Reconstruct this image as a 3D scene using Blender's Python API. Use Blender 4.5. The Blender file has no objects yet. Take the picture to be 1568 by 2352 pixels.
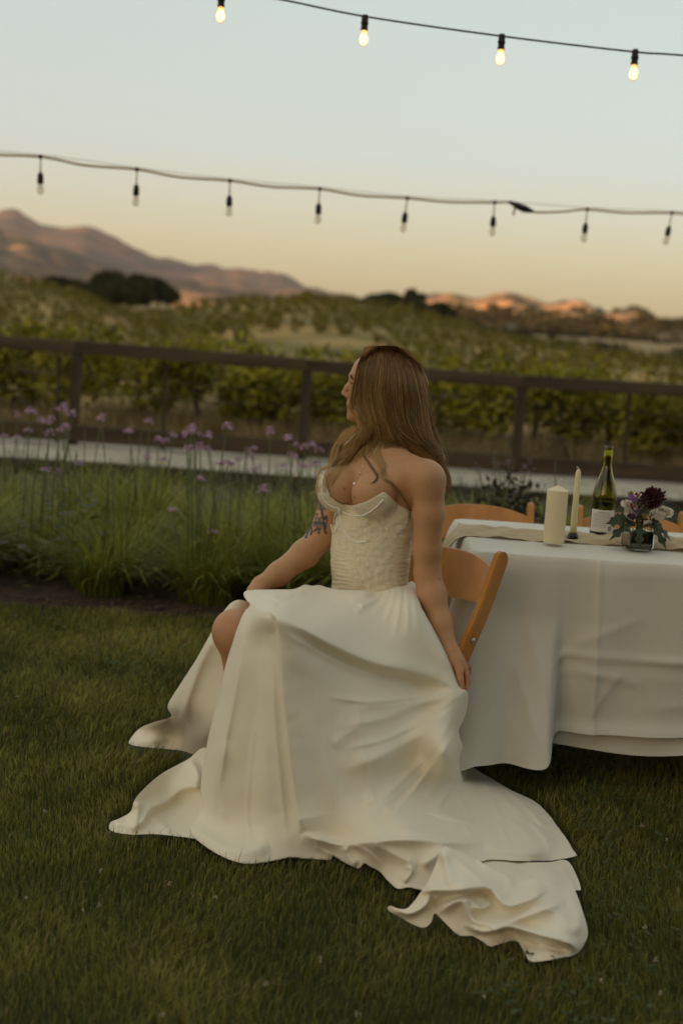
import bpy, bmesh, math, random
import numpy as np
from mathutils import Vector, Matrix
from mathutils.bvhtree import BVHTree
from mathutils.geometry import delaunay_2d_cdt
rnd = random.Random(7); rng = np.random.default_rng(7)
S = bpy.context.scene; COL = S.collection
# ------------------------------------------------------------------ camera
F = 3100.0; CX, CY = 784.0, 1176.0            # photo measured at 1568 x 2352
PIT = math.atan(406/F); ROL = math.radians(3.7); CAMH = 1.40
_f = np.array([0, math.cos(PIT), -math.sin(PIT)]); _r0 = np.array([1., 0, 0]); _u0 = np.array([0, math.sin(PIT), math.cos(PIT)])
_R = math.cos(ROL)*_r0 + math.sin(ROL)*_u0; _U = -math.sin(ROL)*_r0 + math.cos(ROL)*_u0; _C = np.array([0, 0, CAMH])
def rays(x, y):
    x = np.asarray(x, float)[..., None]; y = np.asarray(y, float)[..., None]
    return _f*F + _R*(x-CX) + _U*(CY-y)
def PY(x, y, Y):
    d = rays(x, y); return _C + d*(np.asarray(Y, float)/d[..., 1])[..., None]
def PZ(x, y, Z):
    d = rays(x, y); return _C + d*((np.asarray(Z, float)-CAMH)/d[..., 2])[..., None]
def PJ(P):
    v = np.asarray(P, float)-_C; z = v@_f
    return CX + F*(v@_R)/z, CY - F*(v@_U)/z
def V(a): return Vector([float(q) for q in a])
cam = bpy.data.cameras.new('camera'); co = bpy.data.objects.new('camera', cam); COL.objects.link(co)
co.matrix_world = Matrix(((_R[0], _U[0], -_f[0], 0), (_R[1], _U[1], -_f[1], 0), (_R[2], _U[2], -_f[2], CAMH), (0, 0, 0, 1)))
cam.sensor_fit = 'VERTICAL'; cam.sensor_height = 36; cam.lens = 36*F/2352; cam.clip_start = .05; cam.clip_end = 30000
cam.dof.use_dof = True; cam.dof.focus_distance = 3.92; cam.dof.aperture_fstop = 2.2
S.camera = co
# ------------------------------------------------------------------ light
SUN_EL, SUN_AZ = math.radians(4.0), math.radians(212)   # azimuth the light comes FROM, clockwise from +Y
w = bpy.data.worlds.new('World'); S.world = w; w.use_nodes = True
nt = w.node_tree; nt.nodes.clear()
out = nt.nodes.new('ShaderNodeOutputWorld'); bg = nt.nodes.new('ShaderNodeBackground'); sky = nt.nodes.new('ShaderNodeTexSky')
sky.sky_type = 'NISHITA'; sky.sun_disc = False; sky.sun_elevation = SUN_EL; sky.sun_rotation = SUN_AZ
sky.altitude = 100; sky.air_density = 1.0; sky.dust_density = 3.5; sky.ozone_density = .8
# evening air: warm towards the horizon all the way round
tc = nt.nodes.new('ShaderNodeTexCoord'); sx = nt.nodes.new('ShaderNodeSeparateXYZ'); rp = nt.nodes.new('ShaderNodeValToRGB')
mx = nt.nodes.new('ShaderNodeMix'); mx.data_type = 'RGBA'; mx.blend_type = 'MIX'
nt.links.new(tc.outputs['Generated'], sx.inputs[0]); nt.links.new(sx.outputs['Z'], rp.inputs[0])
SKYRAMP = [(0.0, (3.1, 2.25, 1.08)), (.03, (3.25, 2.70, 1.36)), (.055, (3.45, 3.28, 2.05)), (.09, (3.35, 3.42, 2.85)), (.13, (3.12, 3.45, 3.5)), (.20, (3.05, 3.35, 3.25)), (.30, (3.1, 3.35, 3.2)), (.6, (3.0, 3.1, 2.65)), (1.0, (2.8, 2.85, 2.4))]
cr = rp.color_ramp
while len(cr.elements) < len(SKYRAMP): cr.elements.new(.5)
for e, (p_, c_) in zip(cr.elements, SKYRAMP): e.position = p_; e.color = (*[q/5 for q in c_], 1)
sc5 = nt.nodes.new('ShaderNodeVectorMath'); sc5.operation = 'SCALE'; sc5.inputs['Scale'].default_value = 5
nt.links.new(rp.outputs[0], sc5.inputs[0])
mx.inputs[0].default_value = .56
nt.links.new(sky.outputs[0], mx.inputs[6]); nt.links.new(sc5.outputs[0], mx.inputs[7]); nt.links.new(mx.outputs[2], bg.inputs[0])
bg.inputs[1].default_value = .13; nt.links.new(bg.outputs[0], out.inputs[0])
sl = bpy.data.lights.new('sun', 'SUN'); sl.energy = 5.0; sl.angle = math.radians(.6); sl.color = (1, .50, .22)
so = bpy.data.objects.new('sun', sl); COL.objects.link(so)
sd = Vector((math.sin(SUN_AZ)*math.cos(SUN_EL), math.cos(SUN_AZ)*math.cos(SUN_EL), math.sin(SUN_EL)))
so.rotation_euler = sd.to_track_quat('Z', 'Y').to_euler()
S.view_settings.view_transform = 'Standard'; S.view_settings.look = 'None'; S.view_settings.exposure = 1.02; S.view_settings.gamma = 1
S.render.engine = 'CYCLES'; S.cycles.use_denoising = True; S.cycles.use_light_tree = False; S.cycles.max_bounces = 6; S.cycles.transparent_max_bounces = 12
S.cycles.use_adaptive_sampling = True; S.cycles.adaptive_threshold = .003; S.cycles.caustics_reflective = False; S.cycles.caustics_refractive = False
S.cycles.volume_bounces = 0
# ------------------------------------------------------------------ helpers
def tag(o, label=None, cat=None, group=None, kind=None):
    if label: o['label'] = label
    if cat: o['category'] = cat
    if group: o['group'] = group
    if kind: o['kind'] = kind
    return o
def empty(name, loc, label, cat, group=None, rz=0):
    o = bpy.data.objects.new(name, None); COL.objects.link(o); o.location = V(loc); o.rotation_euler.z = rz; o.empty_display_size = .05
    return tag(o, label, cat, group)
def link(name, me, parent=None):
    o = bpy.data.objects.new(name, me); COL.objects.link(o)
    if parent is not None:
        o.parent = parent
    return o
def keep(o, parent):   # parent while keeping world coordinates of the data
    o.parent = parent
    m = Matrix.LocRotScale(parent.location, parent.rotation_euler, parent.scale)
    if parent.parent is not None:
        q = parent.parent; m = Matrix.LocRotScale(q.location, q.rotation_euler, q.scale) @ parent.matrix_parent_inverse @ m
    o.matrix_parent_inverse = m.inverted(); return o
def copy_tree(o, parent=None):
    c = o.copy(); COL.objects.link(c); c.parent = parent
    for ch in o.children:
        d = ch.copy(); COL.objects.link(d); d.parent = c
        for g in ch.children:
            e = g.copy(); COL.objects.link(e); e.parent = d
    return c
def npmesh(name, verts, faces, mat=None, smooth=True, col=None, uv=None):
    """faces: (n,3) or (n,4) array, or a list of both"""
    verts = np.asarray(verts, np.float32)
    fl = faces if isinstance(faces, list) else [faces]
    fl = [np.asarray(q, np.int32) for q in fl if len(q)]
    me = bpy.data.meshes.new(name)
    nl = sum(q.size for q in fl); nf = sum(len(q) for q in fl)
    me.vertices.add(len(verts)); me.vertices.foreach_set('co', verts.ravel())
    me.loops.add(nl); me.loops.foreach_set('vertex_index', np.concatenate([q.ravel() for q in fl]))
    me.polygons.add(nf)
    tot = np.concatenate([np.full(len(q), q.shape[1], np.int32) for q in fl])
    me.polygons.foreach_set('loop_start', np.concatenate([[0], np.cumsum(tot)[:-1]]).astype(np.int32))
    me.polygons.foreach_set('loop_total', tot)
    me.polygons.foreach_set('use_smooth', np.full(nf, smooth))
    if col is not None:
        a = me.color_attributes.new('Col', 'FLOAT_COLOR', 'POINT')
        c4 = np.ones((len(verts), 4), np.float32); c4[:, :3] = col; a.data.foreach_set('color', c4.ravel())
    if mat: me.materials.append(mat)
    me.update(calc_edges=True); me.validate(); return me
class MB:
    """collects primitives into one mesh"""
    def __init__(s): s.v = []; s.q = []; s.t = []; s.n = 0
    def add(s, v, q=(), t=()):
        v = np.asarray(v, float); s.v.append(v)
        if len(q): s.q.append(np.asarray(q)+s.n)
        if len(t): s.t.append(np.asarray(t)+s.n)
        s.n += len(v)
    def box(s, c, sz, M=None, bev=0.0):
        hx, hy, hz = [q/2 for q in sz]
        bm = bmesh.new(); bmesh.ops.create_cube(bm, size=1)
        for v in bm.verts: v.co = Vector((v.co.x*hx*2, v.co.y*hy*2, v.co.z*hz*2))
        if bev: bmesh.ops.bevel(bm, geom=list(bm.edges), offset=bev, segments=2, affect='EDGES', profile=.6)
        s.bm(bm, Matrix.Translation(V(c)) @ (M if M is not None else Matrix.Identity(4)))
    def bm(s, bm, M=Matrix.Identity(4)):
        bmesh.ops.triangulate(bm, faces=[f for f in bm.faces if len(f.verts) > 4])
        bm.verts.index_update()
        v = [tuple(M @ q.co) for q in bm.verts]
        s.add(v, [[q.index for q in f.verts] for f in bm.faces if len(f.verts) == 4], [[q.index for q in f.verts] for f in bm.faces if len(f.verts) == 3]); bm.free()
    def tube(s, pts, rad, seg=8, cap=True, flat=1.0):
        pts = np.asarray(pts, float); n = len(pts); rad = np.broadcast_to(rad, (n,))
        T = np.gradient(pts, axis=0); T /= np.linalg.norm(T, axis=1)[:, None]+1e-12
        ref = np.array([0, 0, 1.]) if abs(T[:, 2]).mean() < .8 else np.array([0, 1., 0])
        A = np.cross(T, ref); A /= np.linalg.norm(A, axis=1)[:, None]+1e-12; B = np.cross(T, A)
        an = np.linspace(0, 2*math.pi, seg, endpoint=False)
        v = pts[:, None] + rad[:, None, None]*(A[:, None]*np.cos(an)[None, :, None] + flat*B[:, None]*np.sin(an)[None, :, None])
        v = v.reshape(-1, 3); i = np.arange(n-1)[:, None]*seg; j = np.arange(seg)[None]; k = (j+1) % seg
        q = np.stack([i+j, i+k, i+seg+k, i+seg+j], -1).reshape(-1, 4)
        t = []
        if cap:
            v = np.vstack([v, pts[0], pts[-1]]); a, b = n*seg, n*seg+1
            t = [[a, (x+1) % seg, x] for x in range(seg)] + [[b, (n-1)*seg+x, (n-1)*seg+(x+1) % seg] for x in range(seg)]
        s.add(v, q, t)
    def lathe(s, prof, seg=24, loc=(0, 0, 0), M=None):
        prof = np.asarray(prof, float); an = np.linspace(0, 2*math.pi, seg, endpoint=False)
        v = np.stack([prof[:, None, 0]*np.cos(an), prof[:, None, 0]*np.sin(an), np.broadcast_to(prof[:, None, 1], (len(prof), seg))], -1).reshape(-1, 3)
        if M is not None: v = v @ np.array(M.to_3x3()).T
        v = v + np.asarray(loc, float)
        i = np.arange(len(prof)-1)[:, None]*seg; j = np.arange(seg)[None]; k = (j+1) % seg
        s.add(v, np.stack([i+j, i+k, i+seg+k, i+seg+j], -1).reshape(-1, 4))
    def sphere(s, c, r, u=8, v=6, sc=(1, 1, 1), M=None):
        a = np.linspace(0, math.pi, v+1); prof = np.stack([np.maximum(np.sin(a), 1e-4)*r, -np.cos(a)*r], -1)
        n0 = s.n; s.lathe(prof, u)
        q = s.v[-1]*np.asarray(sc)
        if M is not None: q = q @ np.array(M.to_3x3()).T
        s.v[-1] = q + np.asarray(c, float)
    def mesh(s, name, mat, smooth=True, col=None):
        f = []
        if s.q: f.append(np.vstack(s.q))
        if s.t: f.append(np.vstack(s.t))
        return npmesh(name, np.vstack(s.v), f, mat, smooth, col)
    def build(s, name, mat, parent=None, smooth=True, world=False, col=None):
        o = link(name, s.mesh(name, mat, smooth, col))
        if parent is not None:
            keep(o, parent) if world else setattr(o, 'parent', parent)
        return o
def autosmooth(o, deg=35):
    me = o.data
    bm = bmesh.new(); bm.from_mesh(me); lim = math.radians(deg)
    for e in bm.edges:
        if len(e.link_faces) == 2 and e.calc_face_angle(0) > lim: e.smooth = False
    bm.to_mesh(me); bm.free(); return o
MATS = {}
def mat(name, c, rough=.6, c2=None, scale=8, detail=6, bump=0, bscale=None, spec=.3, metal=0, attr=False, sheen=0, trans=0, emit=None, alpha=1, sub=0, stretch=None, ramp=(.35, .65), coat=0, transl=0, dist=.01):
    if name in MATS: return MATS[name]
    m = bpy.data.materials.new(name); m.use_nodes = True; n = m.node_tree.nodes; l = m.node_tree.links; b = n['Principled BSDF']
    b.inputs['Roughness'].default_value = rough; b.inputs['Specular IOR Level'].default_value = spec; b.inputs['Metallic'].default_value = metal
    b.inputs['Base Color'].default_value = (*c, 1)
    if sheen: b.inputs['Sheen Weight'].default_value = sheen; b.inputs['Sheen Roughness'].default_value = .4
    if trans: b.inputs['Transmission Weight'].default_value = trans
    if coat: b.inputs['Coat Weight'].default_value = coat; b.inputs['Coat Roughness'].default_value = .15
    if sub: b.inputs['Subsurface Weight'].default_value = sub; b.inputs['Subsurface Radius'].default_value = (1, .35, .2); b.inputs['Subsurface Scale'].default_value = .012
    if alpha < 1: b.inputs['Alpha'].default_value = alpha
    if emit: b.inputs['Emission Color'].default_value = (*emit[0], 1); b.inputs['Emission Strength'].default_value = emit[1]
    tcn = n.new('ShaderNodeTexCoord'); mp = n.new('ShaderNodeMapping'); l.new(tcn.outputs['Object'], mp.inputs[0])
    if stretch: mp.inputs['Scale'].default_value = stretch
    src = None
    if c2 is not None:
        t = n.new('ShaderNodeTexNoise'); t.inputs['Scale'].default_value = scale; t.inputs['Detail'].default_value = detail; l.new(mp.outputs[0], t.inputs[0])
        r = n.new('ShaderNodeValToRGB'); r.color_ramp.elements[0].position = ramp[0]; r.color_ramp.elements[1].position = ramp[1]
        r.color_ramp.elements[0].color = (*c, 1); r.color_ramp.elements[1].color = (*c2, 1); l.new(t.outputs[0], r.inputs[0]); src = r.outputs[0]
    if attr:
        a = n.new('ShaderNodeVertexColor'); a.layer_name = 'Col'
        if src is not None:
            x = n.new('ShaderNodeMix'); x.data_type = 'RGBA'; x.blend_type = 'MULTIPLY'; x.inputs[0].default_value = 1; l.new(src, x.inputs[6]); l.new(a.outputs[0], x.inputs[7]); src = x.outputs[2]
        else: src = a.outputs[0]
    if src is not None: l.new(src, b.inputs['Base Color'])
    if bump:
        t = n.new('ShaderNodeTexNoise'); t.inputs['Scale'].default_value = bscale or scale*4; t.inputs['Detail'].default_value = 5; l.new(mp.outputs[0], t.inputs[0])
        u = n.new('ShaderNodeBump'); u.inputs['Strength'].default_value = bump; u.inputs['Distance'].default_value = dist; l.new(t.outputs[0], u.inputs['Height']); l.new(u.outputs[0], b.inputs['Normal'])
    if transl:
        tr = n.new('ShaderNodeBsdfTranslucent'); ms = n.new('ShaderNodeMixShader'); ms.inputs[0].default_value = transl
        if src is not None: l.new(src, tr.inputs[0])
        else: tr.inputs[0].default_value = (*c, 1)
        o = n['Material Output']; l.new(b.outputs[0], ms.inputs[1]); l.new(tr.outputs[0], ms.inputs[2]); l.new(ms.outputs[0], o.inputs[0])
    if emit: m.cycles.emission_sampling = 'NONE'
    MATS[name] = m; return m
def fnoise(x, y, seed=0, oct=4, f0=1.0):
    """cheap smooth pseudo noise from sines, about -1..1"""
    r = np.random.default_rng(seed); x = np.asarray(x, float); y = np.asarray(y, float); o = np.zeros(np.broadcast(x, y).shape); a = 1; f = f0; tot = 0
    for k in range(oct):
        for j in range(3):
            th = r.uniform(0, 2*math.pi); ph = r.uniform(0, 6.28, 2); o = o + a*np.sin(f*(x*math.cos(th)+y*math.sin(th))+ph[0]+1.3*np.sin(f*.7*(y*math.cos(th)-x*math.sin(th))+ph[1]))/2
        tot += a; a *= .55; f *= 2.03
    return o/tot
def smoothpath(pts, n):
    """Catmull-Rom through points (k,d) -> (n,d)"""
    p = np.asarray(pts, float); k = len(p); p2 = np.vstack([2*p[0]-p[1], p, 2*p[-1]-p[-2]])
    L = np.concatenate([[0], np.cumsum(np.linalg.norm(np.diff(p[:, :2], axis=0), axis=1))]); t = np.interp(np.linspace(0, L[-1], n), L, np.arange(k))
    i = np.minimum(t.astype(int), k-2); u = (t-i)[:, None]; a, b, c, d = p2[i], p2[i+1], p2[i+2], p2[i+3]
    return .5*(2*b+(c-a)*u+(2*a-5*b+4*c-d)*u*u+(3*b-3*c+d-a)*u**3)
# ------------------------------------------------------------------ the land
M_soil = mat('soil', (.035, .026, .018), .95, (.075, .052, .034), 14, bump=.6, bscale=60)
M_lawn = mat('lawn_soil', (.034, .040, .013), .95, (.055, .058, .020), 9, bump=.5, bscale=80)
M_gravel = mat('gravel', (.32, .29, .225), .95, (.56, .51, .41), 2.2, 8, bump=.8, bscale=45, stretch=(1, 2.5, 1))
M_dry = mat('dry_hill', (.42, .275, .095), .95, (.16, .14, .036), .16, 9, bump=.4, bscale=2, ramp=(.36, .60), dist=.3)
def sheet(name, x0, x1, y0, y1, z, m, nx=2, ny=2, fn=None):
    X, Y = np.meshgrid(np.linspace(x0, x1, nx), np.linspace(y0, y1, ny)); Z = np.full(X.shape, z) if fn is None else z+fn(X, Y)
    v = np.stack([X, Y, Z], -1).reshape(-1, 3); i = (np.arange(ny-1)[:, None]*nx+np.arange(nx-1)).ravel(); f = np.stack([i, i+1, i+nx+1, i+nx], -1)
    return tag(link(name, npmesh(name, v, f, m)), kind='structure')
sheet('ground', -9000, 9000, -400, 14000, -1.2, mat('valley', (.16, .13, .06), .95, (.05, .06, .025), .01, 6))
sheet('terrace', -14, 14, -12, 16.2, -.012, M_lawn)
sheet('flower_bed', -9, 9, 6.38, 12.1, .004, M_soil, 160, 60, lambda X, Y: .025*(1+fnoise(X, Y, 3, 3, 5.0))*np.clip((Y-6.36)/.3, 0, 1))
sheet('gravel_path', -11, 11, 12.05, 15.6, .0, M_gravel, 120, 40, lambda X, Y: .012*fnoise(X, Y, 8, 3, 3.0))
def ridge(name, crest, depth_back, Yc, foot, m, rows=40, noise=0, nf=.02, seed=1, x0=-1500, x1=3100, cols=220, pw=1.0, ybase=-1.3, col=None, kind='structure', fine=0, ff=1, jag=0):
    """land form whose skyline runs through the given picture points, standing at distance Yc (number or list per crest point); rises from foot"""
    c = np.array(crest, float); px = np.linspace(x0, x1, cols); py = np.interp(px, c[:, 0], c[:, 1])
    k = np.ones(3)/3; py = np.convolve(np.pad(py, 1, mode='edge'), k, 'valid')
    Yv = np.interp(px, c[:, 0], Yc) if not np.isscalar(Yc) else np.full(cols, float(Yc))
    # beyond the frame the skyline keeps its level
    hz = 770+(px-784)*math.tan(ROL); el = (hz-py)
    el = np.where(px < c[0, 0], el[np.argmax(px >= c[0, 0])], el); e1 = cols-1-np.argmax(px[::-1] <= c[-1, 0]); el = np.where(px > c[-1, 0], el[e1], el)
    el = el+jag*fnoise(px*.035, px*0, seed+2, 4)
    top = PY(px, hz-el, Yv); H = top[:, 2]
    t = np.concatenate([np.linspace(0, 1, rows), 1+np.linspace(.15, 1, 8)])
    sx_ = top[:, 0]/Yv
    Vv = []
    for u in t:
        if u <= 1: Y = foot+(Yv-foot)*u; z = ybase+(H-ybase)*(u**pw)
        else: Y = Yv+(u-1)*depth_back; z = H-(H-ybase)*(u-1)**1.4
        X = sx_*np.maximum(Y, Yv*.35 if foot > 100 else Y)
        n = noise*fnoise(X*nf, Y*nf, seed, 5)*(min(1, 4*u)*(1 if u < 1 else .6)) if noise else 0
        if fine: n = n+fine*fnoise(X*ff, Y*ff, seed+9, 4)*min(1, 3*u)
        Vv.append(np.stack([X, Y+0*X, z+n], -1))
    Vv = np.array(Vv); nr = len(t); i = (np.arange(nr-1)[:, None]*cols+np.arange(cols-1)).ravel()
    o = link(name, npmesh(name, Vv.reshape(-1, 3), np.stack([i, i+1, i+cols+1, i+cols], -1), m)); tag(o, kind=kind); return o
M_mtn = mat('mountain_ground', (.17, .10, .06), .95, (.05, .042, .034), .0032, 8, ramp=(.4, .6), bump=1, bscale=.006, dist=25)
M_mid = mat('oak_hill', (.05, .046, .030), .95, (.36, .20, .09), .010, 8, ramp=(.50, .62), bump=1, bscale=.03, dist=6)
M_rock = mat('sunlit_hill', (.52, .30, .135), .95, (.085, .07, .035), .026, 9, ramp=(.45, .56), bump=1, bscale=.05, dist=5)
ridge('far_mountain', [(-700, 560), (-200, 545), (0, 488), (22, 483), (60, 500), (110, 520), (200, 533), (250, 541), (300, 570), (350, 605), (420, 612), (500, 630), (560, 626), (620, 638), (700, 654), (800, 672), (900, 688), (1100, 708), (2300, 790)], 3500, 6500, 2600, M_mtn, 40, 58, .0024, 4, cols=420, fine=26, ff=.007, jag=9)
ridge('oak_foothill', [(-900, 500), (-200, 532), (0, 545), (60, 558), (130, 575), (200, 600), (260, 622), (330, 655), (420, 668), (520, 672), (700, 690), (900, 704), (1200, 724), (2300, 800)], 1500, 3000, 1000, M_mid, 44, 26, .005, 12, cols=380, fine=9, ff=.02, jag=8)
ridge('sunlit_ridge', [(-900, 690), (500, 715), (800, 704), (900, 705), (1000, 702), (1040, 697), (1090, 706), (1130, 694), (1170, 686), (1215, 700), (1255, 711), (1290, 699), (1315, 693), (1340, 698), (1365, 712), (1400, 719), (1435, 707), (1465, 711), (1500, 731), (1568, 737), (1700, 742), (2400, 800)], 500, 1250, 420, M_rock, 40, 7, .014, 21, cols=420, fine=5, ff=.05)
ridge('wooded_hill', [(-900, 700), (0, 720), (560, 712), (760, 708), (830, 700), (1000, 716), (1100, 716), (1200, 728), (1300, 738), (1400, 742), (1568, 748), (2400, 800)], 200, 420, 150, mat('wood_floor', (.10, .085, .035), .95, (.04, .042, .018), .05, 6), 30, 1.0, .05, 31)
ridge('dry_field', [(-900, 760), (180, 720), (230, 697), (290, 692), (350, 693), (400, 702), (450, 722), (2400, 840)], 60, 230, 100, mat('field_grass', (.36, .25, .105), .95, (.26, .19, .075), .4, 5), 12)
VH = [(-1200, 560), (-400, 610), (0, 632), (60, 646), (130, 664), (190, 682), (240, 712), (300, 724), (380, 722), (440, 705), (520, 694), (600, 690), (700, 690), (800, 694), (880, 704), (960, 724), (1040, 748), (1100, 768), (1200, 792), (1300, 806), (1400, 822), (1500, 836), (1568, 846), (2600, 900)]
vine_hill = ridge('vineyard_hill', VH, 60, [95, 95, 95, 95, 95, 95, 100, 105, 105, 110, 110, 110, 110, 105, 100, 95, 90, 85, 78, 74, 70, 66, 64, 60], 16.1, M_dry, 70, .10, .5, 5, cols=300, pw=1.0, ybase=-.12)
bpy.context.view_layer.update()
_bm = bmesh.new(); _bm.from_mesh(vine_hill.data); BV_HILL = BVHTree.FromBMesh(_bm); _bm.free()
def hill_z(x, y):
    h = BV_HILL.ray_cast(Vector((x, y, 200)), Vector((0, 0, -1)))
    return h[0].z if h[0] is not None else None
# ------------------------------------------------------------------ leaves
def leafcloud(n, rad, size, seed, shell=.55, shape=None, flat=.0):
    r = np.random.default_rng(seed); d = r.normal(size=(n, 3)); d /= np.linalg.norm(d, axis=1)[:, None]
    rr = (shell+(1-shell)*r.random(n))**.6
    lump = 1+.28*fnoise(d[:, 0]*3+d[:, 2]*2, d[:, 1]*3, seed, 3)
    c = d*(rr*lump)[:, None]*np.asarray(rad)
    a = r.normal(size=(n, 3)); a /= np.linalg.norm(a, axis=1)[:, None]; b = np.cross(a, r.normal(size=(n, 3))); b /= np.linalg.norm(b, axis=1)[:, None]
    s = size*(.6+.8*r.random(n))[:, None]
    v = np.stack([c-a*s, c-b*s*.45, c+a*s, c+b*s*.45], 1).reshape(-1, 3)
    return v, np.arange(4*n).reshape(-1, 4), np.repeat(r.random(n), 4)
def leafcol(t, c0, c1): return np.asarray(c0)[None]*(1-t[:, None])+np.asarray(c1)[None]*t[:, None]
M_leaf = mat('leaf', (1, 1, 1), .6, attr=True, transl=.30, spec=.2)
M_bark = mat('bark', (.07, .05, .035), .9, (.13, .10, .07), 12, bump=.7, stretch=(1, 1, .25))
# oak trees: three crowns shared among all individuals
OAK = []
for k in range(3):
    vs, fs, ts = [], [], []; n0 = 0
    r = random.Random(40+k)
    for j in range(11):
        a = r.uniform(0, 6.28); q = r.uniform(.1, .62); cen = np.array([q*math.cos(a), q*math.sin(a), .62+r.uniform(-.18, .24)])
        v, f, t = leafcloud(520, (.34, .34, .24), .055, 100*k+j); vs.append(v+cen); fs.append(f+n0); ts.append(t*.7+.3*r.random()); n0 += len(v)
    t = np.concatenate(ts); OAK.append(npmesh('crown', np.vstack(vs), np.vstack(fs), M_leaf, False, leafcol(t, (.028, .030, .011), (.095, .095, .034))))
tm = MB(); tm.tube([(0, 0, -.15), (.02, 0, .2), (.0, .03, .45)], [.06, .045, .03], 8)
for a in (0, 1.7, 3.4, 5.0): tm.tube([(0, .02, .36), (.2*math.cos(a), .2*math.sin(a), .52), (.42*math.cos(a), .42*math.sin(a), .66)], [.03, .02, .008], 6)
OAKT = tm.mesh('trunk', M_bark)
def oak(p, h, k, label, group='oaks on the slopes', wide=1.0):
    e = empty('oak_tree', p, label, 'tree', group, rz=rnd.uniform(0, 6)); e.scale = (h*wide, h*wide, h)
    link('trunk', OAKT, e); c = link('crown', OAK[k % 3], e); c.scale = (1, 1, 1.35); c.location.z = -.38; return e
def at(px, py, Y): return PY(px, py, Y)
for i, (px, py, Y, h, wd) in enumerate([(258, 690, 160, 3.6, 1.1), (300, 690, 165, 3.5, 1.3), (340, 692, 170, 3.3, 1.2), (366, 690, 175, 2.6, 1.2), (278, 692, 150, 2.8, 1.2)]):
    oak(at(px, py, Y)-np.array([0, 0, .2]), h, i, 'dark oak in the clump above the tan field', 'oaks in the clump above the tan field', wd)
for i, (px, py, Y, h, wd) in enumerate([(170, 690, 170, 2.6, 1.5), (205, 692, 165, 2.3, 1.5), (130, 676, 170, 2.2, 1.5)]):
    oak(at(px, py, Y), h, i, 'low oak behind the vineyard crest under the mountain', 'low oaks under the mountain', wd)
for i, (px, py, Y, h, wd) in enumerate([(700, 697, 230, 2.2, 1.6), (728, 698, 235, 1.8, 1.5)]):
    oak(at(px, py, Y), h, i, 'small rounded oak alone on the middle crest', 'small oaks alone on the middle crest', wd)
for i, (px, py, Y, h, wd) in enumerate([(838, 722, 200, 2.6, 1.4), (870, 722, 195, 3.0, 1.4), (905, 728, 190, 3.2, 1.4), (935, 740, 185, 2.8, 1.2), (985, 745, 190, 3.0, 1.3), (1020, 752, 190, 2.8, 1.3)]):
    oak(at(px, py, Y), h, i+1, 'dark oak in the thicket around the tall tree', 'oaks in the thicket around the tall tree', wd)
oak(at(950, 740, 180), 4.6, 1, 'tall dark tree standing above the thicket on the crest', None, .62)
for i, (px, py, Y) in enumerate([(1158, 703, 1200), (1140, 707, 1200), (1200, 712, 1180), (1290, 714, 1190), (1240, 722, 1150), (1345, 722, 1180), (1108, 712, 1180), (1180, 706, 1150), (1225, 716, 1150), (1265, 722, 1150), (1305, 712, 1100), (1325, 726, 1000), (1375, 726, 1150), (1420, 726, 1100), (1455, 722, 1100), (1480, 730, 1050), (1130, 716, 1050), (1212, 728, 950), (1280, 736, 900)]):
    oak(at(px, py, Y), 7 if i else 10, i, 'tiny oak silhouetted on the orange sunlit ridge', 'oaks on the sunlit ridge', 1.2)
# far wood on the right: reads as one mass
vs, fs, ts = [], [], []; n0 = 0
r = np.random.default_rng(5)
for j in range(760):
    px = r.uniform(760, 2300); q = r.random()**1.3; hz = 770+(px-784)*math.tan(ROL)
    skyl = np.interp(px, [760, 1000, 1100, 1300, 1568, 2300], [712, 722, 728, 742, 752, 800]); low = np.interp(px, [760, 900, 1000, 1200, 1568, 2300], [722, 745, 775, 806, 850, 900])
    py = skyl+(low-skyl)*q
    if math.sin(px*.045+py*.13)+math.sin(px*.021-py*.07) > 1.45 and py > 752: continue
    Y = 420-300*q; s = r.uniform(.7, 1.35)*(1.5 if q < .5 else 1.15)*(Y/260)**.6*1.5
    c = PY(px, py, Y)+np.array([0, 0, .1*s]); v, f, t = leafcloud(110, (1.25*s, 1.2*s, .85*s), .24*s, 1000+j, .5)
    vs.append(v+c); fs.append(f+n0); ts.append(t*.6+.4*r.random()); n0 += len(v)
t = np.concatenate(ts)
tag(link('far_wood', npmesh('far_wood', np.vstack(vs), np.vstack(fs), M_leaf, False, leafcol(t, (.018, .020, .009), (.058, .058, .024)))), 'dark oak wood covering the hillside behind the vineyard', 'wood', kind='stuff')
# vineyard rows up the hill (too many vines to count) and the near row as single vines
vs, fs, ts = [], [], []; n0 = 0
base = [leafcloud(34, (.55, .45, .5), .17, 300+k, .3) for k in range(5)]
for row in range(30):
    yb = 24+row*2.6+.5*math.sin(row*7.1)+.012*row*row*2
    xs = np.arange(-.36*yb-6, .36*yb+6, .95)
    for x in xs:
        y = yb+.10*x+.4*math.sin(x*.3+row)+rnd.uniform(-.5, .5)
        if fnoise(x*.30, y*.22, 17, 4) > .30 or rnd.random() < .12: continue
        z = hill_z(x, y)
        if z is None: continue
        v, f, t = base[rnd.randrange(5)]; sc_ = rnd.uniform(.5, .95)
        vs.append(v*np.array([sc_, sc_, sc_])+np.array([x, y, z+.42*sc_])); fs.append(f+n0); ts.append(np.clip(t*.6+.25*rnd.random()+.15, 0, 1)); n0 += len(v)
t = np.concatenate(ts)
tag(link('vineyard_rows', npmesh('vineyard_rows', np.vstack(vs), np.vstack(fs), M_leaf, False, leafcol(t, (.07, .065, .011), (.24, .20, .032)))), 'green vine rows climbing the dry hillside beyond the fence', 'vineyard', kind='stuff')
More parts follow.
